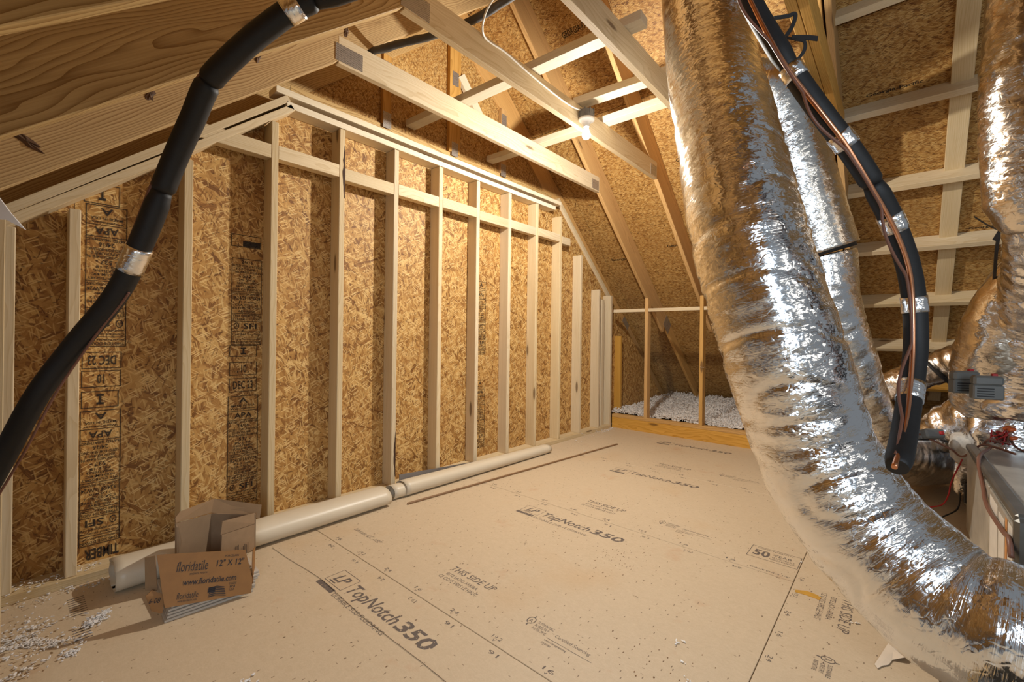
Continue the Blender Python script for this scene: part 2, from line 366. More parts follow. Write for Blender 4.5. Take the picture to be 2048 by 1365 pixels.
def ribbon(name, pts, wd, th, nrm, mat, parent=None, sub=6):
    C = catmull(pts, sub); bm = bmesh.new(); rings = []; nrm = Vector(nrm)
    for i, c in enumerate(C):
        t = (C[min(i+1, len(C)-1)] - C[max(i-1, 0)]).normalized(); b = t.cross(nrm).normalized(); m = b.cross(t).normalized()
        rings.append([bm.verts.new(c + b*sx*wd/2 + m*sz*th/2) for sx, sz in ((-1, -1), (1, -1), (1, 1), (-1, 1))])
    for i in range(len(C)-1):
        for k in range(4): bm.faces.new((rings[i][k], rings[i][(k+1) % 4], rings[i+1][(k+1) % 4], rings[i+1][k]))
    bm.faces.new(rings[0]); bm.faces.new(rings[-1])
    return link(name, bm_mesh(bm, name), mat, parent)
def lathe(name, prof, mw, mat, parent=None, seg=28, smooth=True):
    bm = bmesh.new(); R = []
    for (r, z) in prof: R.append([bm.verts.new((r*math.cos(2*math.pi*k/seg), r*math.sin(2*math.pi*k/seg), z)) for k in range(seg)])
    for i in range(len(R)-1):
        for k in range(seg):
            f = bm.faces.new((R[i][k], R[i][(k+1) % seg], R[i+1][(k+1) % seg], R[i+1][k])); f.smooth = smooth
    bm.faces.new(R[0]); bm.faces.new(R[-1])
    return link(name, bm_mesh(bm, name), mat, parent, mw)
# ---- lettering: every stamp is one mesh joined from glyph outlines
_tc = {}
def glyphs(body, shear=0.0, bold=0.0):
    key = (body, shear, bold)
    if key not in _tc:
        cu = bpy.data.curves.new('t', 'FONT'); cu.body = body; cu.size = 1; cu.shear = shear; cu.offset = bold; cu.resolution_u = 2; cu.fill_mode = 'FRONT'
        o = bpy.data.objects.new('t', cu); COL.objects.link(o)
        dg = bpy.context.evaluated_depsgraph_get(); me = bpy.data.meshes.new_from_object(o.evaluated_get(dg))
        V = [v.co.copy() for v in me.vertices]; F = [tuple(p.vertices) for p in me.polygons]
        bpy.data.objects.remove(o); bpy.data.curves.remove(cu); bpy.data.meshes.remove(me)
        xs = [v.x for v in V] or [0, 1]; ys = [v.y for v in V] or [0, 1]
        _tc[key] = (V, F, min(xs), max(xs), min(ys), max(ys))
    return _tc[key]
class Print:
    """flat print in a local plane; x right, y up, in metres"""
    def __init__(s): s.v = []; s.f = []
    def text(s, body, x, y, wdt, hgt, shear=0.0, bold=0.0):
        V, F, x0, x1, y0, y1 = glyphs(body, shear, bold); b = len(s.v)
        for p in V: s.v.append((x + (p.x-x0)/(x1-x0)*wdt, y + (p.y-y0)/(y1-y0)*hgt, 0))
        s.f += [tuple(i+b for i in f) for f in F]; return s
    def rect(s, x, y, w_, h_):
        b = len(s.v); s.v += [(x, y, 0), (x+w_, y, 0), (x+w_, y+h_, 0), (x, y+h_, 0)]; s.f.append((b, b+1, b+2, b+3)); return s
    def poly(s, pts):
        b = len(s.v); s.v += [(p[0], p[1], 0) for p in pts]; s.f.append(tuple(range(b, b+len(pts)))); return s
    def frame(s, x, y, w_, h_, t): return s.rect(x, y, w_, t).rect(x, y+h_-t, w_, t).rect(x, y+t, t, h_-2*t).rect(x+w_-t, y+t, t, h_-2*t)
    def ring(s, cx_, cy_, rx, ry, t, n=18):
        for k in range(n):
            a, b = 2*math.pi*k/n, 2*math.pi*(k+1)/n
            s.poly([(cx_+rx*math.cos(a), cy_+ry*math.sin(a)), (cx_+rx*math.cos(b), cy_+ry*math.sin(b)), (cx_+(rx-t)*math.cos(b), cy_+(ry-t)*math.sin(b)), (cx_+(rx-t)*math.cos(a), cy_+(ry-t)*math.sin(a))])
        return s
    def out(s, name, org, x, y, mat, parent):
        me = bpy.data.meshes.new(name); me.from_pydata(s.v, [], s.f); return link(name, me, mat, parent, frame(org, x, y=y))

# ------------------------------------------------------------------ the setting
D, SH, SP, X0 = 2.7026, 2.812, 0.4064, 0.2039
MS = 0.845                                   # roof pitch
kL = lambda x: 1.615 + MS*x                  # rafter undersides
kR = lambda x: 1.615 + MS*(5.15 - x)
DEP, RIDGE, XR = 0.31, 3.79, 2.574
slope_r = Vector((1, 0, -MS)).normalized(); nrm_r = Vector((MS, 0, 1)).normalized()   # right slope: downhill, outward
slope_l = Vector((-1, 0, -MS)).normalized(); nrm_l = Vector((-MS, 0, 1)).normalized()

# floor: subfloor panels with open joints over a dark deck
fl = empty('floor', kind='structure')
panels = [[(-1.3, -2.6), (1.157, -2.6), (1.157, 2.86), (-1.3, 2.86)],
          [(1.160, 0.359), (2.380, 0.359), (2.380, 2.86), (1.160, 2.86)], [(2.383, 0.359), (3.595, 0.359), (3.595, 2.86), (2.383, 2.86)],
          [(3.598, -0.86), (4.985, -0.86), (4.985, 2.86), (3.598, 2.86)],
          [(1.160, -0.106), (2.18, -0.106), (2.18, -0.86), (3.595, -0.86), (3.595, 0.356), (1.160, 0.356)],
          [(2.18, -2.6), (4.985, -2.6), (4.985, -0.863), (2.18, -0.863)]]
for p in panels:
    prism('subfloor_panel', [(x, y, -0.019) for x, y in p], (sum(x for x, y in p)/len(p), sum(y for x, y in p)/len(p), -0.019), (0, -1, 0), (1, 0, 0), 0.019, M['floor'], fl, 0.0012)
box('joist', (-1.3, -0.15, -0.26), (2.2, -0.108, -0.021), M['gold'], fl)
for lo, hi in (((-1.3, -0.10, -0.30), (7.4, 2.86, -0.021)), ((2.18, -2.6, -0.30), (7.4, -0.16, -0.021))): box('joist_deck', lo, hi, M['gap'], fl, 0)
box('hatch_floor', (-1.3, -2.6, -0.6), (2.18, -0.15, -0.58), M['steel'], fl, 0)

# gable wall: sheathing, studs, plates, blocking
wb = empty('wall_back', kind='structure')
XL, XRt = -0.03, 4.985
def ztop(x):
    return min(kL(x) - 0.03, 2.53, kR(x) - 0.02)
brk = [(2.53 + 0.03 - 1.615)/MS, 5.15 - (2.53 + 0.02 - 1.615)/MS]
for a, b in ((-0.6, 0.19), (0.1915, 1.408), (1.4095, 2.628), (2.6295, 3.847), (3.8485, 5.066), (5.0675, 6.9)):
    xs = [a] + [x for x in brk if a < x < b] + [b]
    prism('osb_panel', [(a, SH, 0.0), (b, SH, 0.0)] + [(x, SH, max(0.05, ztop(x))) for x in reversed(xs)], ((a+b)/2, SH, 1.2), (1, 0, 0), (0, 0, -1), 0.011, M['osb_wall'], wb)
box('bottom_plate', (XL, D - 0.014, 0.0), (XRt - 0.06, SH, 0.038), M['pale'], wb)
for i in range(12):
    x = X0 + SP*i; zt = min(kL(x - 0.02) - 0.128, 2.432)
    if i == 9: zt = 2.39
    if i == 10: zt = 2.04
    if i == 11: zt = 1.69
    box('stud', (x - 0.038, D, 0.038), (x, SH, zt), M['pale'], wb, 0.003)
    if 1 <= i <= 9:
        box('blocking', (x + 0.001, D + 0.001, 2.108 + 0.006*((i*7) % 3)), (x + SP - 0.039 if i < 9 else 4.02, D + 0.062, 2.186 + 0.006*((i*7) % 3)), M['tie'], wb)
box('blocking', (X0 + 0.36, D + 0.001, 2.108), (X0 + SP - 0.039, D + 0.062, 2.186), M['tie'], wb)
box('stud', (-0.032, D, 0.038), (0.014, SH, 1.53), M['pale'], wb, 0.003)
box('stud', (4.80, D + 0.05, 0.0), (4.86, SH, 1.585), M['pale'], wb, 0.003)
box('stud', (4.925, D, 0.0), (4.966, SH, 1.64), M['pale'], wb, 0.003)
box('stud', (5.235, D + 0.02, 0.10), (5.273, SH, 1.14), M['gold'], wb, 0.002)
def bark(x, z0, z1, seed):
    bm = bmesh.new(); n = 14; A = []; rg = random.Random(seed)
    for i in range(n+1):
        z = z0 + (z1 - z0)*i/n; w_ = 0.004 + 0.013*math.sin(math.pi*i/n)*rg.uniform(0.6, 1.2)
        A.append((bm.verts.new((x + 0.0012, D + 0.012*math.sin(math.pi*i/n) + 0.001, z)), bm.verts.new((x - 0.001, D - 0.0012, z)), bm.verts.new((x - w_, D - 0.0012, z))))
    for i in range(n):
        for k in range(2): bm.faces.new((A[i][k], A[i+1][k], A[i+1][k+1], A[i][k+1]))
    link('bark_edge', bm_mesh(bm, 'bark_edge'), M['gap'], wb)
bark(X0 + 3*SP, 1.99, 2.33, 1); bark(X0 + 4*SP, 0.10, 0.42, 2)
# level double plate, sloping double plates
for z, x0_, x1_ in ((2.436, 1.06, 3.74), (2.504, 1.0, 3.84)): beam('top_plate', (x0_, (D+SH)/2, z + 0.019), (x1_, (D+SH)/2, z + 0.019), SH - D, 0.038, (0, 0, 1), M['brace'], wb)
for dz in (-0.046, 0.0):
    a = (-0.09, 0, kL(-0.09) + dz - 0.008); b = (1.05 + (0.02 if dz == 0 else 0.045), 0, kL(1.05) + dz - 0.008)
    beam('sloped_plate', (a[0], (D+SH)/2, a[2]), (b[0], (D+SH)/2, b[2]), SH - D, 0.036, (0, 0, 1), M['pale'], wb)
for dz in (-0.046, 0.0):
    beam('sloped_plate', (3.93, SH + 0.04, kR(3.93) + dz - 0.03), (5.12, SH + 0.04, kR(5.12) + dz - 0.03), 0.10, 0.036, (0, 0, 1), M['pale'], wb)

# upper gable sheathing behind the end truss
wg = empty('wall_gable', kind='structure')
for a, b in ((0.2, 1.36), (1.3615, 2.574), (2.5755, 3.795), (3.7965, 5.0)):
    f = lambda x: min(kL(x), kR(x)) + DEP - 0.01
    xs = [a, b]
    prism('osb_panel', [(a, 2.957, 2.2 if a > 1 and b < 4.5 else 1.6), (b, 2.957, 2.2 if a > 1 and b < 4.5 else 1.6)] + [(x, 2.957, f(x)) for x in (b, a)], ((a+b)/2, 2.957, 3), (1, 0, 0), (0, 0, -1), 0.011, M['osb_gable'], wg)

# roof sheathing on both slopes, in rows of panels with joints
ce = empty('ceiling', kind='structure')
def roof_rows(org, down, nrm, s_list, ys):
    for i in range(len(s_list)-1):
        for j in range(len(ys)-1):
            s0, s1 = s_list[i] + 0.002, s_list[i+1] - 0.002; y0, y1 = ys[j] + 0.002, ys[j+1] - 0.002
            c = org + down*((s0+s1)/2) + Vector((0, (y0+y1)/2, 0)) + nrm*0.006
            X = Vector((0, 1, 0)); mw = frame(c, X, z=nrm)
            link('osb_panel', box_me('osb_panel', y1-y0, s1-s0, 0.011, 0), M['osb_roof'], ce, mw)
crown = Vector((XR, 0, RIDGE + DEP))
js = [0.0, 0.16, 1.38, 2.60, 3.82, 5.04, 6.3]
roof_rows(crown, slope_r, nrm_r, js, [-3.4, -2.2, 0.34, 2.80, 3.3])
roof_rows(crown, slope_l, nrm_l, [0, 1.22, 2.44, 3.66, 5.6], [-0.3, 2.15, 3.3])
for dn, nm, y0_, y1_ in ((slope_r, nrm_r, -3.4, 3.2), (slope_l, nrm_l, -0.3, 3.2)):
    link('light_stop', box_me('light_stop', y1_ - y0_, 6.1, 0.01, 0), M['gap'], ce, frame(crown + dn*3.05 + nm*0.019 + Vector((0, (y0_ + y1_)/2, 0)), (0, 1, 0), z=nm))  # dark slabs added behind the panels to stop light leaking through the joints
# ladder of purlins and a flat board on the open part of the right slope
for x in (3.41, 3.92, 4.41, 4.88, 5.375, 5.865, 6.36):
    xx = x*1.027; p = Vector((xx, 0, EYE.z + (kR(x) - EYE.z)*1.027)) + nrm_r*0.068 - slope_r*0.024
    beam('purlin', p + Vector((0, -2.3, 0)), p + Vector((0, 0.352, 0)), 0.046, 0.134, nrm_r, M['gold'] if x > 6.1 else M['pale'], ce)
p0 = crown + slope_r*0.9 - nrm_r*0.022; p1 = crown + slope_r*5.6 - nrm_r*0.022
for y in (-0.285, -1.5): beam('flat_board', p0 + Vector((0, y, 0)), p1 + Vector((0, y, 0)), 0.106, 0.038, nrm_r, M['pale'], ce)

# right knee wall
wr = empty('wall_right', kind='structure')
box('rim_board', (4.985, 1.09, -0.015), (5.023, D - 0.0, 0.128), M['gold'], wr)
box('sill_plate', (4.985, 1.09, 0.129), (5.075, D, 0.166), M['gold'], wr)
for y in (2.246, 1.612): box('stud', (4.984, y, 0.166), (5.072, y + 0.038, 1.59), M['gold'], wr, 0.002)
for a, b in ((1.11, 1.61), (1.652, 2.244), (2.286, D - 0.002)): box('ledger', (4.99, a, 1.43), (5.03, b, 1.468), M['pale'], wr)
# left knee wall: studs seen end on at the picture's edge of the room
wl = empty('wall_left', kind='structure')
box('stud', (-0.10, 2.30, 0.02), (-0.012, 2.338, 1.50), M['pale'], wl, 0.002); box('stud', (-0.13, 1.69, 0.02), (-0.045, 1.728, 1.45), M['pale'], wl, 0.002)
box('bottom_plate', (-0.13, 1.6, 0.0), (-0.045, D - 0.02, 0.02), M['pale'], wl)

# ------------------------------------------------------------------ trusses
def truss(y, label, left=True, right=True, plies=1, tie=True, mat='rafter', tiemat='tie', gang=True, lower=True):
    t = empty('roof_truss', (XR, y, 2.6), label=label, cat='truss')
    hip = Vector((XR, y, RIDGE)); 
    for q in range(plies):
        yy = y + q*0.052
        if left: rafter_l(t, yy, mat)
        if right: rafter_r(t, yy, mat, lower)
    if tie:
        box('collar_tie', (1.178, y - 0.0009, 2.60), (3.968, y + 0.0372, 2.752), M[tiemat], t, 0.002) if plies == 1 else [box('collar_tie', (1.2, y - 0.018 + 0.043*q, 2.60), (3.95, y + 0.023 + 0.043*q, 2.75), M[tiemat], t, 0.003) for q in range(2)]
    if gang:
        for x0_, x1_ in ((1.16, 1.322), (3.83, 3.955)): link('gang_plate', box_me('gang_plate', x1_ - x0_, 0.093, 0.0018, 0), M['plate'], t, frame(((x0_ + x1_)/2, y - 0.0018, 2.6585), (1, 0, 0), z=(0, -1, 0)))
    return t
def rafter_l(t, y, mat):
    mid = Vector((0.6, y, kL(0.6))); d = Vector((1, 0, MS)).normalized(); n = nrm_l
    prism('rafter', [(XR, y, RIDGE), (-1.3, y, kL(-1.3)), (-1.3, y, kL(-1.3) + DEP - 0.008), (XR, y, RIDGE + DEP - 0.008)], mid, d, -n, 0.038, M[mat], t, 0.002)
def rafter_r(t, y, mat, lower):
    mid = Vector((4.4, y, kR(4.4))); d = slope_r; n = nrm_r; xe = 5.74 if lower else 7.2
    prism('rafter', [(XR, y, RIDGE), (XR, y, RIDGE + DEP - 0.008), (xe, y, kR(xe) + DEP - 0.008), (xe - 0.1, y, kR(xe - 0.1))], mid, d, -n, 0.038, M[mat if mat != 'rafter' else 'gold'], t, 0.002)
    if lower:
        prism('tail', [(5.76, y, kR(5.76) + 0.13), (5.76, y, kR(5.76) + DEP - 0.008), (7.2, y, kR(7.2) + DEP - 0.008), (7.2, y, kR(7.2) + 0.13)], (6.4, y, 1), d, -n, 0.038, M['gold'], t, 0.002)
        p = Vector((5.76, y - 0.001, kR(5.76) + 0.2)); link('gang_plate', box_me('gang_plate', 0.2, 0.16, 0.0018, 0), M['plate'], t, frame(p, d, z=(0, -1, 0)))
tA = truss(2.936, 'end roof truss against the flake board gable, with upright webs', tie=False, gang=False)
box('bottom_chord', (1.17, 2.9345, 2.575), (3.98, 2.955, 2.70), M['rafter'], tA)
for x0_, x1_ in ((1.83, 1.90), (2.475, 2.60), (3.125, 3.20)):
    x = (x0_ + x1_)/2; zt = min(kL(x), kR(x))
    box('web_post', (x0_, 2.917, 2.70), (x1_, 2.955, zt + 0.03), M['gold'], tA)
    for z in (2.69, min(zt - 0.12, 3.3)): link('gang_plate', box_me('gang_plate', 0.07, 0.12, 0.0018, 0), M['plate'], tA, frame((x, 2.916, z + 0.04), (1, 0, 0), z=(0, -1, 0)))
p = Vector((2.60, 2.90, 3.43)); 
beam('scrap_brace', (2.60, 2.925, 3.40), (2.83, 2.925, 3.14), 0.036, 0.085, (0.8, 0, 0.6), M['brace'], tA)
tB = truss(2.326, 'roof truss nearest the gable wall, its collar tie just in front of the plates')
tC = truss(1.716, 'roof truss whose collar tie carries the lit bulb')
truss(1.106, 'roof truss whose collar tie runs into the big silver duct')
tE = truss(0.333, 'doubled golden roof truss behind the dark line set', left=True, plies=2, mat='gold', tiemat='gold', gang=False, lower=False)

def knot(x, z, ln, wd, ang, y, parent, seed):
    rg = random.Random(seed); bm = bmesh.new(); n = 14; c0 = bm.verts.new((0, 0, 0.004)); R1 = []; R2 = []
    for k in range(n):
        a = 2*math.pi*k/n; q = rg.uniform(0.7, 1.15)
        R1.append(bm.verts.new((ln*0.6*q*math.cos(a), wd*0.6*q*math.sin(a), rg.uniform(0.0, 0.006)))); R2.append(bm.verts.new((ln*q*math.cos(a), wd*q*math.sin(a), 0.0004)))
    for k in range(n):
        j = (k+1) % n; bm.faces.new((c0, R1[k], R1[j])); bm.faces.new((R1[k], R2[k], R2[j], R1[j]))
    X = Vector((math.cos(ang), 0, math.sin(ang)))
    link('knot', bm_mesh(bm, 'knot'), M['knot'], parent, frame((x, y - 0.0004, z), X, z=(0, -1, 0)))
for x, z, ln, wd, a, sd in ((0.374, 2.093, 0.036, 0.017, 1.4, 1), (0.034, 1.779, 0.05, 0.016, -0.6, 2), (1.22, 2.796, 0.036, 0.014, 1.5, 3), (0.774, 2.433, 0.03, 0.013, 1.3, 4)): knot(x, z, ln, wd, a, 2.326, tB, sd)
# lateral braces lying across the ties
for pts, lab in ((((2.085, 2.934, 2.78), (2.175, 1.02, 2.78)), 'long pale brace across the ties, the one farthest up from the bulb'),
                 (((2.66, 1.757, 2.78), (2.722, 1.06, 2.78)), 'short pale brace ending on the tie just above the bulb'),
                 (((2.985, 2.934, 2.78), (3.055, 0.50, 2.78)), 'pale brace across the ties passing just beyond the bulb')):
    b = beam('lateral_brace', pts[0], pts[1], 0.089, 0.05, (0, 0, 1), M['brace']); tag(b, lab, 'board', 'braces on the collar ties')

# ------------------------------------------------------------------ insulation behind the knee wall
def insulation():
    bm = bmesh.new(); nx, ny = 170, 190; g = []
    for i in range(nx+1):
        row = []
        for j in range(ny+1):
            x = 5.08 + 2.0*i/nx; y = 0.55 + 2.24*j/ny
            q = Vector((x, y, 0)); z = 0.17 + 0.03*noise.noise(q*3) + 0.018*noise.noise(q*11) + 0.02*noise.noise(q*31) + 0.02*noise.noise(q*75) + 0.03*(x - 5.03)
            ridge = abs((y - 2.0) - (x - 5.1)*-0.42); z += 0.0
            tr = abs((x - 5.05)*0.55 - (y - 2.05)*-0.3 - 0.14)
            if x > 5.12: z -= 0.07*max(0, 1 - abs(y - (2.28 - 0.02*(x-5)))/0.07) + 0.07*max(0, 1 - abs(y - 1.66)/0.06)
            row.append(bm.verts.new((x, y, z)))
        g.append(row)
    for i in range(nx):
        for j in range(ny): bm.faces.new((g[i][j], g[i+1][j], g[i+1][j+1], g[i][j+1])).smooth = True
    return tag(link('loose_fill_insulation', bm_mesh(bm, 'loose_fill_insulation'), M['fluff']), 'white loose fill insulation heaped behind the knee wall studs', 'insulation', kind='stuff')
insulation()
def chips():
    rg = random.Random(21); V = []; F = []
    for _ in range(7000):
        x = 5.08 + 2.0*rg.random()**1.3; y = 0.6 + 2.17*rg.random(); q = Vector((x, y, 0))
        z = 0.19 + 0.03*noise.noise(q*3) + 0.018*noise.noise(q*11) + 0.03*(x - 5.03) + rg.uniform(-0.012, 0.016)
        z -= 0.07*max(0, 1 - abs(y - (2.28 - 0.02*(x-5)))/0.07) + 0.07*max(0, 1 - abs(y - 1.66)/0.06) if x > 5.12 else 0
        b = len(V); R = [rg.uniform(0.004, 0.014) for _ in range(3)]; M3 = Matrix.Rotation(rg.uniform(0, 6), 3, 'Z') @ Matrix.Rotation(rg.uniform(-1, 1), 3, 'X')
        for ax in range(3):
            for sg in (1, -1):
                d = Vector((0, 0, 0)); d[ax] = sg*R[ax]; V.append(Vector((x, y, z)) + M3 @ d)
        for a_ in (0, 1):
            for b_ in (2, 3):
                for c_ in (4, 5): F.append((b+a_, b+b_, b+c_))
    me = bpy.data.meshes.new('loose_fill_flakes'); me.from_pydata(V, [], F)
    tag(link('loose_fill_flakes', me, M['fluff']), 'ragged flakes on top of the white loose fill behind the knee wall', 'insulation', kind='stuff')
chips()
def shred(bm, c, r, n, rng):
    for _ in range(n):
        p = Vector(c) + Vector((rng.gauss(0, r), rng.gauss(0, r), abs(rng.gauss(0, r*0.25)) + 0.002)); s = rng.uniform(0.0016, 0.0055)
        res = bmesh.ops.create_icosphere(bm, subdivisions=1, radius=s)
        k = Vector((rng.uniform(.6, 2.2), rng.uniform(.5, 1.2), rng.uniform(.3, .8))); a = Matrix.Rotation(rng.uniform(0, 3.1), 3, 'Z')
        for v in res['verts']:
            q = a @ Vector((v.co.x*k.x, v.co.y*k.y, v.co.z*k.z)); v.co = p + q*(1 + 0.35*noise.noise(q*300 + p*40)); v.co.z = max(v.co.z, 0.0006)
def shreds(label, spots, seed):
    bm = bmesh.new(); rng = random.Random(seed)
    for c, r, n in spots: shred(bm, c, r, n, rng)
    return tag(link('insulation_shreds', bm_mesh(bm, 'insulation_shreds'), M['fluff']), label, 'insulation', kind='stuff')
shreds('white insulation shreds along the wall plate in the near corner', [((0.03+0.07*i, 2.66 - 0.02*(i % 2), 0.0), 0.02, 16) for i in range(6)] + [((0.06, 2.73, 0.038), 0.03, 30), ((0.12, 2.74, 0.038), 0.025, 30), ((0.235, 2.75, 0.038), 0.02, 24)], 3)
shreds('white insulation shreds scattered on the floor near the printed box', [((0.01, 2.35, 0), 0.025, 120), ((0.06, 2.30, 0), 0.02, 90), ((0.11, 2.24, 0), 0.018, 70), ((0.145, 2.13, 0), 0.016, 60), ((0.03, 2.12, 0), 0.03, 50), ((0.02, 2.42, 0), 0.05, 60), ((0.10, 2.40, 0), 0.03, 30), ((0.05, 2.25, 0), 0.05, 40), ((0.16, 2.2, 0), 0.025, 22), ((0.17, 1.87, 0), 0.015, 14), ((0.06, 1.93, 0), 0.04, 16), ((0.1, 1.75, 0), 0.05, 12), ((0.5, 1.55, 0), 0.015, 10), ((0.3, 1.6, 0), 0.06, 10)], 5)
shreds('white insulation shreds in the far corner by the knee wall', [((4.55+0.05*i, 2.66 - 0.02*(i % 3), 0.0), 0.025, 14) for i in range(8)] + [((4.0, 2.6, 0), 0.06, 14), ((4.3, 2.64, 0), 0.05, 14), ((3.75, 2.35, 0), 0.03, 5)], 9)
bm = bmesh.new(); rng = random.Random(2); shred(bm, (0.226, 2.30, 0.004), 0.016, 110, rng); shred(bm, (0.255, 2.315, 0.012), 0.010, 50, rng); shred(bm, (0.20, 2.285, 0.004), 0.012, 40, rng)
tag(link('insulation_tuft', bm_mesh(bm, 'insulation_tuft'), M['fluff']), 'large white tuft of insulation lying before the flattened roll', 'insulation', kind='stuff')
bm = bmesh.new(); shred(bm, (1.62, 0.60, 0.0), 0.009, 9, rng); shred(bm, (1.53, 0.55, 0.0), 0.006, 6, rng); shred(bm, (2.2, 0.12, 0.0), 0.006, 6, rng); shred(bm, (1.45, 0.5, 0.0), 0.012, 6, rng); shred(bm, (2.62, 0.36, 0.0), 0.004, 4, rng)
tag(link('plaster_crumbs', bm_mesh(bm, 'plaster_crumbs'), M['porcelain']), 'white plaster crumbs dotted over the bare floor', 'debris', kind='stuff')
bm = bmesh.new(); shred(bm, (4.99, 1.625, 0.80), 0.012, 16, rng)
tag(link('insulation_tuft', bm_mesh(bm, 'insulation_tuft'), M['fluff']), 'small white tuft stuck to a knee wall stud', 'insulation', kind='stuff')

# ------------------------------------------------------------------ floor and wall print
def logo(xc, y_start, y_end, full=True):
    """LP TopNotch350 stencil reading along -Y, top towards +X; xc = base line, origin at y_start"""
    Lt = y_start - y_end; k = Lt/0.72; P = Print()
    P.frame(0.0, -0.012*k, 0.145*k, 0.10*k, 0.003*k); P.text('LP', 0.03*k, 0.012*k, 0.085*k, 0.055*k, 0.25, 0.02); P.rect(0.025*k, -0.002*k, 0.05*k, 0.007*k)
    P.rect(-0.005*k, -0.05*k, 0.135*k, 0.026*k)
    P.text('TopNotch', 0.165*k, -0.02*k, 0.34*k, 0.088*k, 0.25, 0.015); P.text('350', 0.515*k, 0.0, 0.205*k, 0.068*k, 0.2, 0.025)
    if full: P.text('DURABLE SUB-FLOORING', 0.145*k, -0.055*k, 0.38*k, 0.022*k, 0.0)
    P.out('printed_logo', (xc, y_start, 0.0005), (0, -1, 0), (1, 0, 0), M['ink_floor'], fl)
logo(0.965, 1.955, 1.235); logo(2.185, 1.825, 1.125); logo(3.37, 1.815, 1.12, False); logo(4.60, 1.935, 1.22, False)
def side_up(x, y, xd, yd):
    P = Print(); P.text('THIS SIDE UP', 0, 0, 0.275, 0.04, 0.15, 0.005); P.text('ESTE LADO ARRIBA', 0.015, -0.04, 0.2, 0.02); P.text('CE COTE VERS LE HAUT', 0.0, -0.075, 0.245, 0.022)
    P.out('printed_notice', (x, y, 0.0005), xd, yd, M['ink_floor'], fl)
side_up(1.39, 1.595, (0, -1, 0), (1, 0, 0)); side_up(2.59, 1.585, (0, -1, 0), (1, 0, 0)); side_up(3.80, 1.6, (0, -1, 0), (1, 0, 0))
side_up(2.37, 0.175, (-1, 0, 0), (0, -1, 0))
def sfi(x, y, xd, yd, short=False):
    P = Print(); P.ring(0.012, 0.012, 0.018, 0.022, 0.004).text('A', 0.004, 0.0, 0.016, 0.02).rect(0.009, -0.022, 0.006, 0.012).rect(0.011, 0.034, 0.005, 0.010)
    for i, t in enumerate(('SUSTAINABLE', 'FORESTRY', 'INITIATIVE')): P.text(t, 0.04, 0.014 - 0.02*i, 0.075 - 0.012*(i > 0), 0.014)
    if not short: P.text('Certified Sourcing', 0.135, -0.012, 0.15, 0.022, 0.2); P.rect(0.115, -0.03, 0.19, 0.002); P.text('www.sfiprogram.org', 0.115, -0.05, 0.095, 0.013, 0, 0.01); P.text('SFI-00980', 0.115, -0.066, 0.04, 0.010)
    P.out('printed_certificate', (x, y, 0.0005), xd, yd, M['ink_floor'], fl)
sfi(1.345, 1.085, (0, -1, 0), (1, 0, 0)); sfi(2.60, 1.08, (0, -1, 0), (1, 0, 0)); sfi(3.85, 1.1, (0, -1, 0), (1, 0, 0)); sfi(1.895, 0.19, (-1, 0, 0), (0, -1, 0), True)
P = Print(); P.frame(0, 0, 0.225, 0.145, 0.003).text('50', 0.02, 0.03, 0.075, 0.075, 0, 0.03).text('YEAR', 0.11, 0.07, 0.08, 0.026).text('TRANSFERABLE', 0.105, 0.045, 0.10, 0.015).text('LIMITED WARRANTY', 0.105, 0.022, 0.11, 0.015).text('LIMITED WARRANTY', 0.03, 0.122, 0.16, 0.012)
P.out('printed_warranty', (2.52, 0.588, 0.0005), (0, -1, 0), (1, 0, 0), M['ink_floor'], fl)
P = Print(); P.text('SPACE ENDS 1/8"', 0, 0, 0.17, 0.014); P.out('printed_notice', (2.40, 0.545, 0.0005), (0, -1, 0), (1, 0, 0), M['ink_floor'], fl)
marks = ['16', '19.2', '24', '16', '24', '19.2', '16']
for sx in (1.159, 2.382, 3.597):
    for i in range(9):
        y = 2.30 - 0.235*i
        if y < 0.42: continue
        P = Print(); P.text(marks[i % 7], 0, 0.012, 0.045, 0.018); P.text('v', 0.015, -0.002, 0.012, 0.010); P.out('printed_mark', (sx + 0.012, y, 0.0005), (0, -1, 0), (1, 0, 0), M['ink_floor'], fl)
        P = Print(); P.text(marks[(i+2) % 7], 0, 0.012, 0.045, 0.018); P.out('printed_mark', (sx - 0.014, y - 0.09, 0.0005), (0, 1, 0), (-1, 0, 0), M['ink_floor'], fl)
for i in range(7):
    P = Print(); P.text(marks[i], 0, 0.006, 0.036, 0.016); P.rect(0.01, 0, 0.012, 0.002)
    P.out('printed_mark', (2.45 - 0.17*i, 0.345, 0.0005), (-1, 0, 0), (0, -1, 0), M['ink_floor'], fl)
P = Print(); P.text('Lubricant, LLC   USE', 0, 0, 0.25, 0.03, 0.2); P.out('printed_notice', (1.30, 2.33, 0.0005), (0, -1, 0), (1, 0, 0), M['ink_floor'], fl)
for y0_ in (2.56, 2.28):
    P = Print()
    for i in range(9 if y0_ > 2.5 else 5): P.rect(0, -0.02*i, 0.05 + 0.012*((i*3) % 3), 0.006)
    P.out('printed_mark', (0.165 if y0_ > 2.5 else 0.16, y0_, 0.0005), (1, 0, 0), (0, 1, 0), M['ink_floor'], fl)
# wear stains
for pts, m in (([(2.31, 0.34), (2.335, 0.30), (2.33, 0.265), (2.315, 0.245), (2.29, 0.25), (2.295, 0.30), (2.29, 0.338)], 'glue'),):
    prism('glue_stain', [(x, y, 0.0) for x, y in reversed(pts)], (2.31, 0.3, 0.0), (1, 0, 0), (0, 1, 0), 0.0012, M[m], fl)

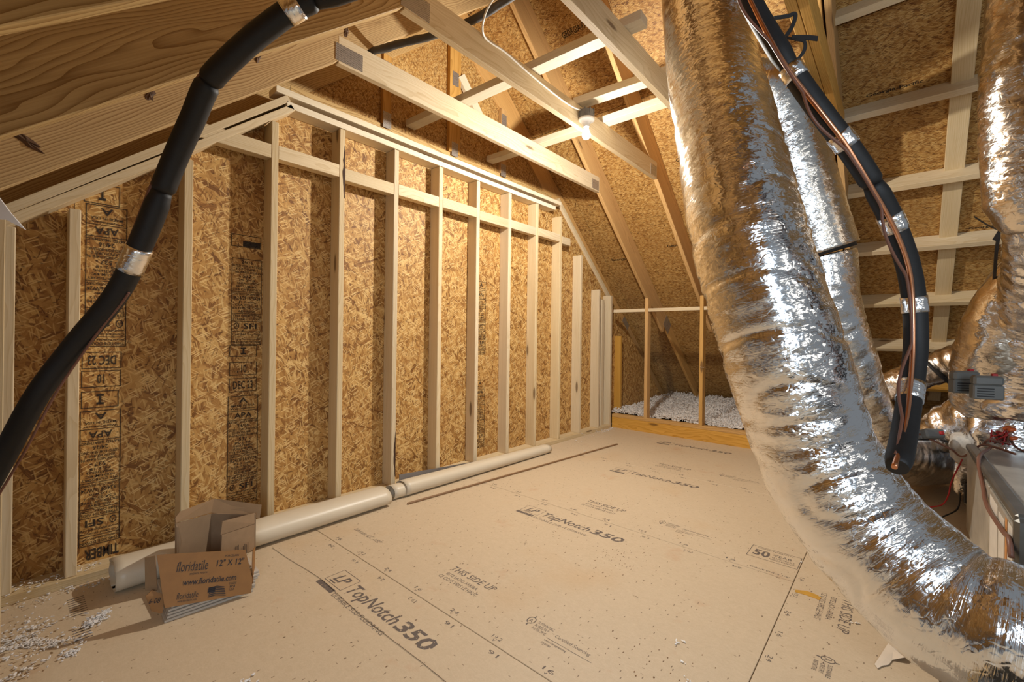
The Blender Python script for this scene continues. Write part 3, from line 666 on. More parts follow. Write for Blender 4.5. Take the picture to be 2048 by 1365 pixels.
LONG = [('F', 'THIS SIDE DOWN'), ('', 'weyerhaeuser.com'), ('-', ''), ('', 'Certified Sourcing'), ('', 'www.sfiprogram.org'), ('B', 'SFI'), ('-', ''), ('', 'STRENGTH AXIS'), ('', 'THIS DIRECTION'), ('-', ''), ('', 'ADHESIVE'), ('', 'EXTERIOR TYPE'), ('', 'CSA 0325-12'), ('', '11.0 mm'), ('M', '1R24/2F16/W24'), ('', 'CONSTRUCTION SHEATHING'), ('-', ''), ('', '7/16 CATEGORY'), ('', 'HUD-UM-40C'), ('', 'SHEATHING'), ('', 'PS 2-18'), ('M', '- 537 -'), ('', 'THICKNESS 0.418 IN'), ('', 'EXPOSURE 1'), ('', 'SIZED FOR SPACING'), ('M', '24/16'), ('', 'RATED SHEATHING'), ('-', ''), ('B', 'APA'), ('-', ''), ('', 'Weyerhaeuser'), ('', 'MADE IN USA'), ('B', 'A')]
def stamp(rows, org, xd, yd, wd, ht, border=True):
    P = Print(); tot = sum({'B': 2.6, 'M': 1.6, '-': 0.5}.get(k, 1.0) for k, t in rows); u = ht/(tot + 0.6); y = ht - 0.3*u
    if border: P.frame(0, 0, wd, ht, 0.0035)
    for k, t in rows:
        h = {'B': 2.6, 'M': 1.6, '-': 0.5}.get(k, 1.0)*u; y -= h
        if k == '-': P.rect(0, y + h*0.3, wd, 0.003)
        elif t == 'I':
            ww = wd*0.2; x_ = (wd - ww)/2; P.rect(x_, y + h*0.12, ww, h*0.16).rect(x_, y + h*0.72, ww, h*0.16).rect(x_ + ww*0.34, y + h*0.28, ww*0.32, h*0.44)
        elif k == 'B':
            tw = wd*(0.14 if t == 'I' else 0.3 if t == 'A' else 0.58 if t == 'APA' else 0.72 if t == 'DEC 23' else 0.45); P.text(t, (wd - tw)/2 + (0.018 if t == 'SFI' else 0), y + h*0.14, tw, h*0.72, 0.0, 0.02)
            if t == 'SFI': P.ring(wd*0.17, y + h*0.5, h*0.3, h*0.42, 0.004, 12); P.text('A', wd*0.13, y + h*0.3, wd*0.09, h*0.4)
        else:
            tw = wd*min(0.92, 0.066*len(t) + 0.05); P.text(t, (wd - tw)/2, y + h*0.14, tw, h*0.74, 0.0, 0.018)
    P.out('printed_stamp', org, xd, yd, M['ink_wall'], wb)
SF = SH - 0.0016
U = ((-1, 0, 0), (0, 0, -1)); V_ = ((1, 0, 0), (0, 0, 1))
stamp([('B', 'I')], (0.345, SF, 1.80), *U, 0.125, 0.095); stamp(LONG, (0.372, SF, 1.70), *U, 0.145, 0.66)
stamp([('B', 'DEC 23')], (0.357, SF, 1.015), *U, 0.138, 0.078); stamp([('B', '. 10 .')], (0.356, SF, 0.928), *U, 0.138, 0.078); stamp([('B', 'I')], (0.348, SF, 0.832), *U, 0.13, 0.078)
stamp(LONG, (0.357, SF, 0.742), *U, 0.142, 0.625); P = Print(); P.text('TIMBER', 0, 0, 0.12, 0.05, 0, 0.03); P.out('printed_stamp', (0.355, SF, 0.10), *U, M['ink_wall'], wb)
P = Print(); P.frame(0, 0, 0.155, 0.07, 0.004).rect(0.06, 0.005, 0.09, 0.032); P.out('printed_stamp', (0.812, SF, 1.60), *V_, M['ink_wall'], wb)
RL = LONG[::-1]
stamp(RL[7:], (0.818, SF, 1.045), *V_, 0.155, 0.49)
for t, z, h in (('I', 0.978, 0.064), ('. 10 .', 0.872, 0.075), ('DEC 23', 0.778, 0.078)): stamp([('B', t)], (0.811, SF, z), *V_, 0.140, h)
stamp(RL, (0.806, SF, 0.14), *V_, 0.155, 0.615); stamp(RL, (2.715, SF, 0.95), *V_, 0.12, 0.65); stamp(RL, (2.715, SF, 0.12), *V_, 0.12, 0.60)
# roof print
def roof_print(t, x, y, wd, ht):
    org = crown + slope_r*((x - XR)*math.sqrt(1 + MS*MS)) + Vector((0, y, 0)) - nrm_r*0.001
    P = Print(); P.text(t, 0, 0, wd, ht, 0, 0.02); P.out('printed_stamp', org, (0, -1, 0), -slope_r, M['ink_wall'], ce)
roof_print('Georgia-Pacific', 4.98, 2.72, 0.36, 0.045); roof_print('Georgia-Pacific', 4.90, 1.98, 0.34, 0.045); roof_print('GEORGIA-PACIFIC OSB', 3.1, 2.18, 0.42, 0.05); roof_print('SHEATHING SPAN 24/16', 3.18, 2.16, 0.40, 0.035)
roof_print('Georgia-Pacific', 4.15, 1.60, 0.32, 0.05); roof_print('Georgia-Pacific', 4.05, 0.2, 0.30, 0.03); roof_print('Georgia-Pacific', 4.03, -0.36, 0.30, 0.03); roof_print('Georgia-Pacific', 5.05, -0.40, 0.26, 0.03)

# ------------------------------------------------------------------ ducts
def wrinkle(amp, rib, seed, lo=0.0, hi=1.0, pleat=0.0):
    def f(th, l, s, c):
        m = min(1, max(0, (s - lo)/0.18)) if hi > lo else 1
        q = Vector((math.cos(th)*1.1 + seed, math.sin(th)*1.1, l*13)); d = rib*math.sin(l*2*math.pi/0.075 + th)
        d += amp*m*noise.noise(q) + amp*0.55*m*noise.noise(Vector((math.cos(th)*3 + seed, math.sin(th)*3, l*34)))
        d += amp*0.25*noise.noise(Vector((math.cos(th)*7, math.sin(th)*7 + seed, l*40)))
        if pleat:
            k = noise.noise(Vector((seed, math.cos(th + l)*0.8, l*5.5))); d -= pleat*m*max(0, 1 - abs(k)*7)
        return d
    return f
MAIN = [(2.374, 0.813, 3.232), (2.280, 0.753, 2.806), (2.165, 0.672, 2.348), (2.025, 0.574, 2.001), (1.863, 0.456, 1.540), (1.858, 0.355, 1.164), (1.922, 0.267, 0.820), (1.935, 0.210, 0.655), (1.93, 0.10, 0.48), (1.90, -0.02, 0.375), (1.86, -0.115, 0.315), (1.835, -0.245, 0.295), (1.86, -0.42, 0.28), (1.90, -0.62, 0.28)]
d1 = empty('flexible_duct', (1.9, 0.3, 0.1), label='big silver foil flexible duct sweeping from the rafters down to the floor in front', cat='duct')
tube('foil_jacket', MAIN, 0.198, M['foil'], d1, seg=96, step=0.0085, disp=wrinkle(0.0042, 0.0008, 1.3, 0.22, 1, 0.008))
for u in (0.30, 0.55):
    pass
SEC = [(2.45, 1.15, 2.45), (2.750, 0.810, 2.548), (2.866, 0.678, 2.551), (2.954, 0.577, 2.434), (3.021, 0.502, 2.171), (3.081, 0.433, 1.878), (3.136, 0.371, 1.628)]
d2 = empty('flexible_duct', (3.1, 0.4, 1.6), label='silver foil duct hanging behind the big one, with a smooth sleeve over its top', cat='duct')
tube('sleeve', SEC[1:], 0.203, M['foil_smooth'], d2, seg=64, step=0.012, disp=wrinkle(0.004, 0.0005, 4.1))
tube('gap_shade_ring', [(3.122, 0.388, 1.68), (3.136, 0.370, 1.605)], 0.190, M['blackwire'], d2, seg=40, step=0.02)  # black ring stands in for the shade in the gap under the sleeve
tube('foil_jacket', [(3.142, 0.362, 1.60), (3.150, 0.352, 1.54), (3.18, 0.327, 1.30), (3.306, 0.253, 0.996), (3.56, 0.168, 0.64), (3.84, 0.075, 0.40), (4.20, -0.03, 0.30), (4.55, -0.14, 0.27), (4.8, -0.28, 0.27)], 0.178, M['foil'], d2, seg=72, step=0.011, rfun=lambda s: 1 - 0.12*math.sin(math.pi*min(1, s/0.7)) + 0.35*max(0, s - 0.5)/0.5, disp=wrinkle(0.007, 0.0012, 7.7, 0.0, 1, 0.006))
d3 = empty('flexible_duct', (2.9, -0.42, 1.7), label='upright brown tinted foil duct at the picture edge, above the metal air handler', cat='duct')
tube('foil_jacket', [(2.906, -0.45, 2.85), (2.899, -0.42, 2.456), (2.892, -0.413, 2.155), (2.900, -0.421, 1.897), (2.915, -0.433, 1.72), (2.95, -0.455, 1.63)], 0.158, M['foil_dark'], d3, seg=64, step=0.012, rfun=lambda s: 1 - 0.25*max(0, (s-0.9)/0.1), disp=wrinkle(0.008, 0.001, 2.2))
tube('foil_bag', [(2.94, -0.445, 1.74), (3.01, -0.48, 1.62), (3.34, -0.54, 1.40), (3.60, -0.575, 1.20), (3.76, -0.575, 0.94), (3.80, -0.58, 0.72)], 0.14, M['foil'], d3, seg=64, step=0.011, rfun=lambda s: 0.85 + 0.85*s, disp=wrinkle(0.014, 0.002, 5.0, 0, 1, 0.012))
d4 = empty('flexible_duct', (3.6, -0.42, 1.1), label='swelling foil duct leaning against the roof behind the upright one', cat='duct')
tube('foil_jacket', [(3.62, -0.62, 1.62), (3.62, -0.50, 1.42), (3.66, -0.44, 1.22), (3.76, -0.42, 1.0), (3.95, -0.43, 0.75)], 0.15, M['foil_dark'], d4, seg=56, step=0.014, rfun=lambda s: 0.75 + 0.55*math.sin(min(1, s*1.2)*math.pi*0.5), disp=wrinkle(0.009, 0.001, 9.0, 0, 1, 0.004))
d5 = empty('flexible_duct', (4.7, -0.1, 0.85), label='shadowed foil duct crossing low in front of the purlins, with a strapped collar', cat='duct')
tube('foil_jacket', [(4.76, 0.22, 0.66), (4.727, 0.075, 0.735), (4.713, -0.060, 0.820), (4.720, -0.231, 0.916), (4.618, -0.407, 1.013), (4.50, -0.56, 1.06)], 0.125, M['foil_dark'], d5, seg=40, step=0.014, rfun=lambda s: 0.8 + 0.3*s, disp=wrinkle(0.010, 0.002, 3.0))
tube('strap', [(4.718, -0.20, 0.895), (4.716, -0.216, 0.908)], 0.142, M['blackwire'], d5, seg=32, step=0.01)
# foil wrapped plenum and its low arm
pl = empty('supply_plenum', (4.1, -0.6, 0.0), label='crumpled foil wrapped plenum joining the ducts behind the air handler', cat='plenum')
def crumple_box(name, lo, hi, n, amp, mat, parent, seed, rot=0.0, bev=0.05):
    bm = bmesh.new(); bmesh.ops.create_cube(bm, size=1); bmesh.ops.subdivide_edges(bm, edges=bm.edges[:], cuts=n, use_grid_fill=True)
    lo, hi = Vector(lo), Vector(hi); c = (lo+hi)/2; d = hi-lo; uvl = bm.loops.layers.uv.new('UVMap')
    for v in bm.verts:
        q = v.co.copy(); k = (q.x**6 + q.y**6 + q.z**6)**(1/6)/0.5; q = q/max(k, 0.6)*1.0 if k > 0 else q
        p = Vector((q.x*d.x, q.y*d.y, q.z*d.z)); nn = p.normalized()
        v.co = p + nn*(amp*noise.noise(p*7 + Vector((seed, 0, 0))) + amp*0.6*noise.noise(p*19) + amp*0.3*noise.noise(p*45))
    for f in bm.faces:
        f.smooth = True
        for lp in f.loops: lp[uvl].uv = (lp.vert.co.x + lp.vert.co.y, lp.vert.co.z)
    me = bm_mesh(bm, name); return link(name, me, mat, parent, Matrix.Translation(c) @ Matrix.Rotation(rot, 4, 'Z'))
crumple_box('foil_wrap', (3.76, -1.05, 0.0), (4.40, -0.30, 0.95), 26, 0.035, M['foil'], pl, 2.0)
tube('foil_arm', [(4.05, -0.50, 0.70), (4.17, -0.35, 0.60), (4.29, -0.19, 0.46), (4.36, -0.06, 0.30)], 0.17, M['foil'], pl, seg=48, step=0.014, rfun=lambda s: 1 - 0.3*s, disp=wrinkle(0.016, 0.002, 6.0, 0, 1, 0.01))
crumple_box('mastic_collar', (3.82, -0.375, 0.37), (3.95, -0.245, 0.54), 8, 0.012, M['mastic'], pl, 5.0)
crumple_box('insulated_elbow', (3.83, -0.36, 0.17), (3.94, -0.25, 0.38), 8, 0.01, M['foil_dark'], pl, 8.0)

# ------------------------------------------------------------------ air handler
ah = empty('air_handler', (3.0, -0.6, 0.0), label='dusty gray metal air handler lying on its side with labelled panels', cat='air handler')
box('cabinet', (2.26, -0.95, 0.0), (3.72, -0.31, 0.50), M['steel'], ah, 0.006)
box('far_panel', (2.875, -0.309, 0.02), (3.715, -0.300, 0.47), M['steel'], ah, 0.003); box('near_panel', (2.275, -0.309, 0.02), (2.845, -0.300, 0.47), M['steel'], ah, 0.003)
beam('corner_post', (2.247, -0.315, 0.0), (2.247, -0.315, 0.52), 0.045, 0.045, (1, 0, 0), M['steel_dark'], ah, 0.012); beam('top_rail', (2.24, -0.318, 0.515), (3.735, -0.318, 0.495), 0.045, 0.035, (0, 0, 1), M['steel_dark'], ah, 0.008)
beam('top_rail', (2.24, -0.9, 0.515), (3.735, -0.9, 0.495), 0.05, 0.03, (0, 0, 1), M['steel_dark'], ah, 0.006)
box('rating_label', (2.62, -0.2998, 0.06), (2.82, -0.2988, 0.45), M['label'], ah, 0); box('rating_label', (2.30, -0.2998, 0.06), (2.40, -0.2988, 0.46), M['label'], ah, 0); box('warning_label', (2.41, -0.2998, 0.05), (2.45, -0.2988, 0.46), M['labelo'], ah, 0); box('rating_label', (2.47, -0.2998, 0.05), (2.60, -0.2988, 0.44), M['label'], ah, 0)
box('float_switch', (3.72, -0.34, 0.16), (3.76, -0.29, 0.27), M['blackwire'], ah, 0.004); tube('switch_rod', [(3.80, -0.28, 0.20), (3.80, -0.27, 0.10), (3.70, -0.20, 0.06)], 0.004, M['blackwire'], ah, seg=8)
box('drain_pan', (2.0, -0.98, -0.004), (3.80, -0.285, 0.006), M['steel_dark'], ah, 0.002) if False else None

# dampers
def damper(loc, rz, label, tilt=0.0):
    t = empty('damper_motor', loc, label=label, cat='damper motor', group='duct damper motors')
    R = Matrix.Translation(loc) @ Matrix.Rotation(rz, 4, 'Z') @ Matrix.Rotation(tilt, 4, 'X')
    def part(n, lx, ly, lz, c, m, bev=0.002): return link(n, box_me(n, lx, ly, lz, bev, c), m, t, R)
    part('housing', 0.115, 0.055, 0.075, (0, 0, -0.022), M['plastic'], 0.006); part('cover', 0.112, 0.058, 0.05, (0, 0, 0.036), M['plastic'], 0.01)
    for i in range(4): part('vent_slot', 0.062, 0.003, 0.005, (-0.012, -0.0285, -0.004 - 0.013*i), M['blackwire'], 0)
    part('release_button', 0.022, 0.02, 0.018, (0.028, 0, 0.064), M['redwire'], 0.003)
    return t
fc = math.atan2(-0.71, -0.70)
damper((3.426, -0.262, 0.892), -1.15, 'gray damper motor farther from the picture edge, hung beside the dark gap'); damper((3.287, -0.332, 0.879), -1.35, 'gray damper motor fixed on the foil, with louvre slots facing out'); damper((3.79, -0.135, 0.53), -0.9, 'gray damper motor lying flat on the foil beside the line set', 1.2)

# wires about the air handler
def wire(name, pts, r, mat, label, cat='wire', **k): return tag(tube(name, pts, r, mat, None, seg=8, step=0.012, **k), label, cat)
wire('control_wire', [(3.726, -0.074, 0.545), (3.80, -0.16, 0.495), (3.83, -0.24, 0.45), (3.745, -0.285, 0.43), (3.650, -0.35, 0.525), (3.60, -0.40, 0.53), (3.462, -0.454, 0.53)], 0.006, M['brownwire'], 'brown control wire running from the flat damper motor over to the cabinet')
wire('control_wire', [(3.60, -0.38, 0.525), (3.2, -0.30, 0.53), (2.95, -0.292, 0.44), (2.86, -0.288, 0.415), (2.72, -0.288, 0.40), (2.386, -0.288, 0.42), (2.26, -0.285, 0.44), (2.215, -0.285, 0.39)], 0.008, M['brownwire'], 'brown control wire hanging down across the labelled panels')
wire('control_wire', [(4.10, -0.285, 0.79), (4.08, -0.28, 0.75), (4.03, -0.36, 0.73), (3.95, -0.44, 0.66), (3.80, -0.47, 0.60), (3.70, -0.48, 0.54), (3.6, -0.51, 0.525), (3.45, -0.56, 0.53)], 0.006, M['brownwire'], 'brown control wire drooping over the foil from the hung damper motor')
wire('thin_wire', [(3.56, -0.114, 0.02), (3.562, -0.114, 0.12), (3.631, -0.193, 0.151), (3.684, -0.223, 0.204), (3.738, -0.238, 0.269), (3.80, -0.28, 0.38), (3.86, -0.30, 0.42)], 0.004, M['redwire'], 'thin red wire kinked up from the floor behind the big duct')
wb_ = empty('wire_splice', (3.75, -0.43, 0.55), label='knot of red and brown wires with orange twist caps on the air handler', cat='wires')
rng = random.Random(4)
for i in range(9):
    a = Vector((3.70, -0.43, 0.555)); pts = [a + Vector((rng.uniform(-.05, .05), rng.uniform(-.04, .04), rng.uniform(-.02, .06))) for _ in range(5)]
    tube('wire', pts, 0.0035, M['redwire'] if i % 3 else M['brownwire'], wb_, seg=6, step=0.012)
tube('wire', [(3.99, -0.33, 0.60), (3.9, -0.37, 0.60), (3.80, -0.40, 0.60), (3.72, -0.43, 0.57)], 0.0035, M['blackwire'], wb_, seg=6); tube('wire', [(3.66, -0.36, 0.53), (3.62, -0.38, 0.57), (3.66, -0.42, 0.55), (3.70, -0.43, 0.54)], 0.006, M['brownwire'], wb_, seg=6)
for p, d in (((3.70, -0.455, 0.63), (0.1, -0.5, 0.3)), ((3.67, -0.47, 0.628), (0.3, -0.6, 0.1)), ((3.71, -0.48, 0.575), (0.2, -0.6, 0.1))):
    lathe('twist_cap', [(0.004, -0.018), (0.010, -0.015), (0.012, 0.0), (0.009, 0.014), (0.003, 0.018)], frame(p, Vector(d).orthogonal(), z=d), M['orange'], wb_, 12)

# ------------------------------------------------------------------ line set: black foam, copper, tape
ls = empty('line_set', (0.8, 0.6, 2.2), label='black foam covered refrigerant line looping overhead with a copper pipe taped on', cat='pipe')
LL = [(-0.095, 2.168, 0.462), (-0.056, 2.123, 0.586), (-0.004, 2.065, 0.733), (0.059, 1.993, 0.912), (0.134, 1.908, 1.067), (0.214, 1.771, 1.227), (0.261, 1.672, 1.395), (0.308, 1.588, 1.594), (0.337, 1.510, 1.711), (0.358, 1.440, 1.800), (0.398, 1.364, 1.864), (0.452, 1.304, 1.936), (0.514, 1.233, 2.002), (0.575, 1.160, 2.035), (0.70, 1.00, 2.10), (0.95, 0.78, 2.28), (1.25, 0.58, 2.40), (1.48, 0.45, 2.36), (1.541, 0.398, 2.264), (1.557, 0.349, 2.138), (1.559, 0.286, 1.994), (1.577, 0.236, 1.890), (1.604, 0.175, 1.775), (1.654, 0.118, 1.679), (1.712, 0.067, 1.581), (1.779, 0.021, 1.472), (1.837, -0.015, 1.346), (1.872, -0.032, 1.225), (1.862, -0.036, 1.09), (1.79, -0.024, 0.956), (1.673, -0.010, 0.844), (1.55, 0.003, 0.775)]
C = catmull(LL, 10)
def piece(name, i0, i1, r, mat, seg=24, off=None, rf=None):
    pts = [p + (off(k, p) if off else Vector((0, 0, 0))) for k, p in enumerate(C[i0:i1+1])]
    return tube(name, pts, r, mat, ls, seg=seg, step=0.012, raw=True, rfun=rf)
rf = lambda s: 1 - 0.2*max(0, 1 - min(s, 1-s)/0.03)
near = lambda p: min(range(len(C)), key=lambda i: (C[i] - Vector(p)).length)
J1, J2, J3 = near((0.365, 1.433, 1.793)), near((0.300, 1.604, 1.529)), near((1.717, 0.062, 1.594))
for a, b in ((0, J2 - 1), (J2 - 1, J1), (J1, 125), (125, 205), (205, J3), (J3, 310)): piece('foam_sleeve', a, b, 0.0305, M['foam'], rf=rf)
for p in ((0.236, 1.715, 1.322), (0.505, 1.243, 1.989), (1.571, 0.251, 1.926), (1.646, 0.126, 1.711), (1.777, 0.024, 1.475), (1.880, -0.026, 1.22), (1.79, -0.020, 0.952)):
    i = near(p); piece('foil_tape_band', max(0, i-2), i+2, 0.0335, M['foil_tape'])
# copper liquid line along the outside of the right-hand run and a thin wire beside it
offc = lambda k, p: (EYE - p).normalized()*0.034 - rt*0.004 + rt*0.005*math.sin(k*0.17)
piece('copper_pipe', 176, 310, 0.0068, M['copper'], 12, offc)
offw = lambda k, p: (EYE - p).normalized()*0.036 - rt*(0.012 + 0.026*max(0, math.sin(k*0.19))) 
piece('control_wire', 180, 306, 0.0042, M['brownwire'], 8, offw)
offl = lambda k, p: (EYE - p).normalized()*0.015 - rt*(0.034 + 0.004*math.sin(k*0.2))
piece('copper_pipe', 55, 115, 0.0055, M['brownwire'], 10, offl)
offl2 = lambda k, p: (EYE - p).normalized()*0.01 + rt*(0.034 + 0.022*max(0, math.sin((k)*0.07)))
piece('control_wire', 0, 50, 0.0035, M['brownwire'], 8, offl2)
# black zip ties tied round the line near the double rafter
ribbon('tie_strap', [(1.614, 0.314, 2.143), (1.643, 0.282, 2.150), (1.660, 0.263, 2.157), (1.645, 0.268, 2.114), (1.604, 0.281, 2.061)], 0.012, 0.003, (-0.7, -0.6, 0), M['blackwire'], ls)
ribbon('tie_strap', [(1.604, 0.281, 2.061), (1.601, 0.254, 2.042), (1.612, 0.231, 2.030), (1.606, 0.230, 2.000), (1.590, 0.245, 1.968)], 0.010, 0.003, (-0.7, -0.6, 0.2), M['blackwire'], ls)
ribbon('tie_strap', [(1.600, 0.262, 2.050), (1.625, 0.222, 2.045), (1.64, 0.20, 2.04)], 0.018, 0.003, (-0.7, -0.6, 0.2), M['blackwire'], ls)
# gray hanger strap knotted on the right
hs_ = empty('hanger_strap', (3.40, -0.385, 1.70), label='gray hanger strap knotted in front of the purlins beside the foil duct', cat='strap')
ribbon('strap', [(3.30, -0.40, 2.15), (3.35, -0.392, 1.95), (3.403, -0.388, 1.749), (3.398, -0.384, 1.697)], 0.020, 0.003, (-0.8, -0.5, 0), M['grayflex'], hs_); ribbon('strap', [(3.400, -0.384, 1.697), (3.461, -0.378, 1.576), (3.661, -0.39, 1.32)], 0.017, 0.003, (-0.8, -0.5, 0), M['grayflex'], hs_)
ribbon('loose_end', [(3.312, -0.284, 1.763), (3.357, -0.335, 1.722), (3.400, -0.385, 1.692)], 0.018, 0.003, (-0.6, -0.3, 0.7), M['grayflex'], hs_); ribbon('loose_end', [(3.400, -0.385, 1.692), (3.380, -0.362, 1.642)], 0.016, 0.003, (-0.6, -0.3, 0.3), M['grayflex'], hs_)
tag(tube('foam_conduit', [(1.36, 2.40, 2.772), (1.42, 2.28, 2.777), (1.475, 2.184, 2.793), (1.558, 2.015, 2.805), (1.611, 1.802, 2.80), (1.647, 1.610, 2.815), (1.66, 1.35, 2.83), (1.70, 0.9, 2.84)], 0.021, M['grayflex'], None, seg=14, disp=lambda th, l, s, c: 0.004*noise.noise(Vector((th, l*14, 0)))), 'gray foam sleeved conduit lying over the collar ties beside the rafters', 'conduit')

# ------------------------------------------------------------------ bulb on its tie, cable
BX, BY = 2.668, 1.695
lp = empty('bare_bulb_light', (BX, BY - 0.02, 2.62), label='bare lit bulb in a white porcelain holder hung under the middle collar tie', cat='lamp')
T = Matrix.Translation((BX, BY - 0.022, 0))
lathe('junction_box', [(0.001, 2.705), (0.050, 2.705), (0.054, 2.70), (0.054, 2.655), (0.056, 2.65), (0.001, 2.65)], T, M['box_gray'], lp, 24, False)
for k in range(9):
    a = 2*math.pi*k/9; box('clip', (BX + 0.053*math.cos(a) - 0.004, BY - 0.022 + 0.053*math.sin(a) - 0.004, 2.67), (BX + 0.053*math.cos(a) + 0.004, BY - 0.022 + 0.053*math.sin(a) + 0.004, 2.709), M['box_gray'], lp, 0)
lathe('lampholder', [(0.001, 2.65), (0.056, 2.65), (0.058, 2.642), (0.053, 2.634), (0.032, 2.622), (0.023, 2.610), (0.022, 2.592), (0.001, 2.592)], T, M['porcelain'], lp)
lathe('bulb', [(0.001, 2.592), (0.014, 2.590), (0.016, 2.575), (0.024, 2.560), (0.0295, 2.541), (0.028, 2.525), (0.020, 2.512), (0.008, 2.506), (0.001, 2.505)], T, M['bulb'], lp)
PL = bpy.data.lights.new('bulb_light', 'POINT'); PL.energy = 178; PL.color = (1.0, 0.955, 0.87); PL.shadow_soft_size = 0.028
PL.use_nodes = True; _e = PL.node_tree.nodes['Emission']; _f = PL.node_tree.nodes.new('ShaderNodeLightFalloff'); _f.inputs['Strength'].default_value = 1.0
_f.inputs['Smooth'].default_value = 1.7; PL.node_tree.links.new(_f.outputs['Quadratic'], _e.inputs['Strength'])
po = bpy.data.objects.new('bulb_light', PL); COL.objects.link(po); po.location = (BX, BY - 0.022, 2.46)
CP = [(1.688, 1.709, 2.735), (1.853, 1.709, 2.735), (2.08, 1.709, 2.712), (2.339, 1.709, 2.697), (2.514, 1.707, 2.695)]
tag(tube('lamp_cable', [(1.616, 1.40, 2.90), (1.60, 1.52, 2.84), (1.60, 1.62, 2.76), CP[0], CP[1], CP[2], CP[3], CP[4], (2.63, 1.69, 2.70)], 0.0055, M['whitewire'], None, seg=10), 'thin white cable stapled along the tie up to the bulb', 'cable')

# ------------------------------------------------------------------ things on the floor
def oval_roll(name, x0, x1, y0, y1, w0, h0, w1, h1, label, turns=3, core0=0.0):
    t = empty(name, ((x0+x1)/2, (y0+y1)/2, 0.0), label=label, cat='roll', group='rolls of sheet vinyl')
    def sheet(nm, xa, xb, k, mat, sag=0.0):
        bm = bmesh.new(); n = 40; m = 46; R = []
        for i in range(n+1):
            s = i/n; x = xa + (xb - xa)*s; u = (x - x0)/(x1 - x0); yc = y0 + (y1 - y0)*u; wd = (w0 + (w1 - w0)*u)*k/2; hh = (h0 + (h1 - h0)*u)*k/2; hc = (h0 + (h1 - h0)*u)/2
            row = []
            for j in range(m):
                a = -1.4 + (2*math.pi*0.985)*j/(m-1); q = 1 + 0.015*noise.noise(Vector((x*3, a, k*7)))
                ca, sa = math.cos(a), math.sin(a); e = 0.8
                yy = math.copysign(abs(ca)**e, ca)*wd*q; zz = math.copysign(abs(sa)**0.9, sa)*hh*q
                row.append(bm.verts.new((x + 0.004*noise.noise(Vector((a*2, i*0.3, 0)))*(i in (0, n)), yc + yy, max(0.002, hc + zz - (hc - hh)*0.9))))
            R.append(row)
        for i in range(n):
            for j in range(m-1): bm.faces.new((R[i][j], R[i+1][j], R[i+1][j+1], R[i][j+1])).smooth = True
        me = bm_mesh(bm, nm); o = link(nm, me, mat, t); md = o.modifiers.new('thick', 'SOLIDIFY'); md.thickness = 0.0025; md.offset = 0; return o
    sheet('outer_sheet', x0, x1, 1.0, M['vinyl'])
    for q in range(turns): sheet('inner_turn', x0 - core0 + 0.03*q*(core0 > 0), x1 - 0.03, 0.86 - 0.2*q, M['vinyl'])
    return t
oval_roll('vinyl_roll', 0.302, 1.642, 2.545, 2.555, 0.20, 0.118, 0.19, 0.105, 'long flattened cream vinyl roll running out from behind the cardboard box', 1)
oval_roll('vinyl_roll', 1.80, 3.44, 2.585, 2.555, 0.135, 0.10, 0.115, 0.075, 'cream vinyl roll farther along the wall, its inner turns slid out', 3, 0.09)
b = prism('vinyl_strip', [(1.84, 2.668, 0.002), (2.80, 2.668, 0.002), (2.80, 2.668, 0.045), (1.84, 2.668, 0.118)], (2.3, 2.668, 0.05), (1, 0, 0), (0, 0, -1), 0.004, M['grayvinyl']); tag(b, 'gray vinyl plank leaning at the wall plate behind the far roll', 'plank')
b = beam('trim_strip', (1.732, 2.417, 0.006), (4.193, 2.204, 0.006), 0.016, 0.011, (0, 0, 1), M['strip']); tag(b, 'long thin wooden strip lying loose across the floor', 'strip')
tag(tube('string', [(0.906, 2.431, 0.002), (0.916, 2.248, 0.002), (0.938, 1.98, 0.002), (0.933, 1.79, 0.002), (0.924, 1.58, 0.002), (0.926, 1.379, 0.002), (0.930, 1.2, 0.002), (0.928, 1.0, 0.002)], 0.0007, M['gap'], None, seg=6), 'thin dark string stretched over the nearest printed logo', 'string')
def scrap():
    pts = [(1.942, 0.048), (1.96, 0.056), (2.157, 0.018), (2.164, -0.043), (2.09, -0.035), (2.052, -0.022), (2.03, 0.01), (1.99, 0.02), (1.97, 0.035)]
    bm = bmesh.new(); vs_ = [bm.verts.new((x, y, 0.003 + (0.012 if i in (4, 5) else 0.0))) for i, (x, y) in enumerate(pts)]; c = bm.verts.new((2.08, 0.01, 0.005))
    for i in range(len(vs_)): bm.faces.new((vs_[i], vs_[(i+1) % len(vs_)], c))
    o = link('paper_scrap', bm_mesh(bm, 'paper_scrap'), M['paper']); md = o.modifiers.new('t', 'SOLIDIFY'); md.thickness = 0.0012; md.offset = 1; return o
tag(scrap(), 'torn scrap of cream paper lying near the floor edge', 'paper')
sh = prism('plastic_sheet', [(-0.06, 1.40, 1.40), (-0.016, 1.38, 1.384), (0.003, 1.36, 1.345), (0.021, 1.34, 1.313), (-0.004, 1.365, 1.332), (-0.06, 1.40, 1.335)], (0, 1.36, 1.35), (0.63, -0.6, 0), (0, 0, 1), 0.002, M['whiteplastic']); tag(sh, 'white plastic sheet corner poking in beside the knee wall stud', 'sheet')

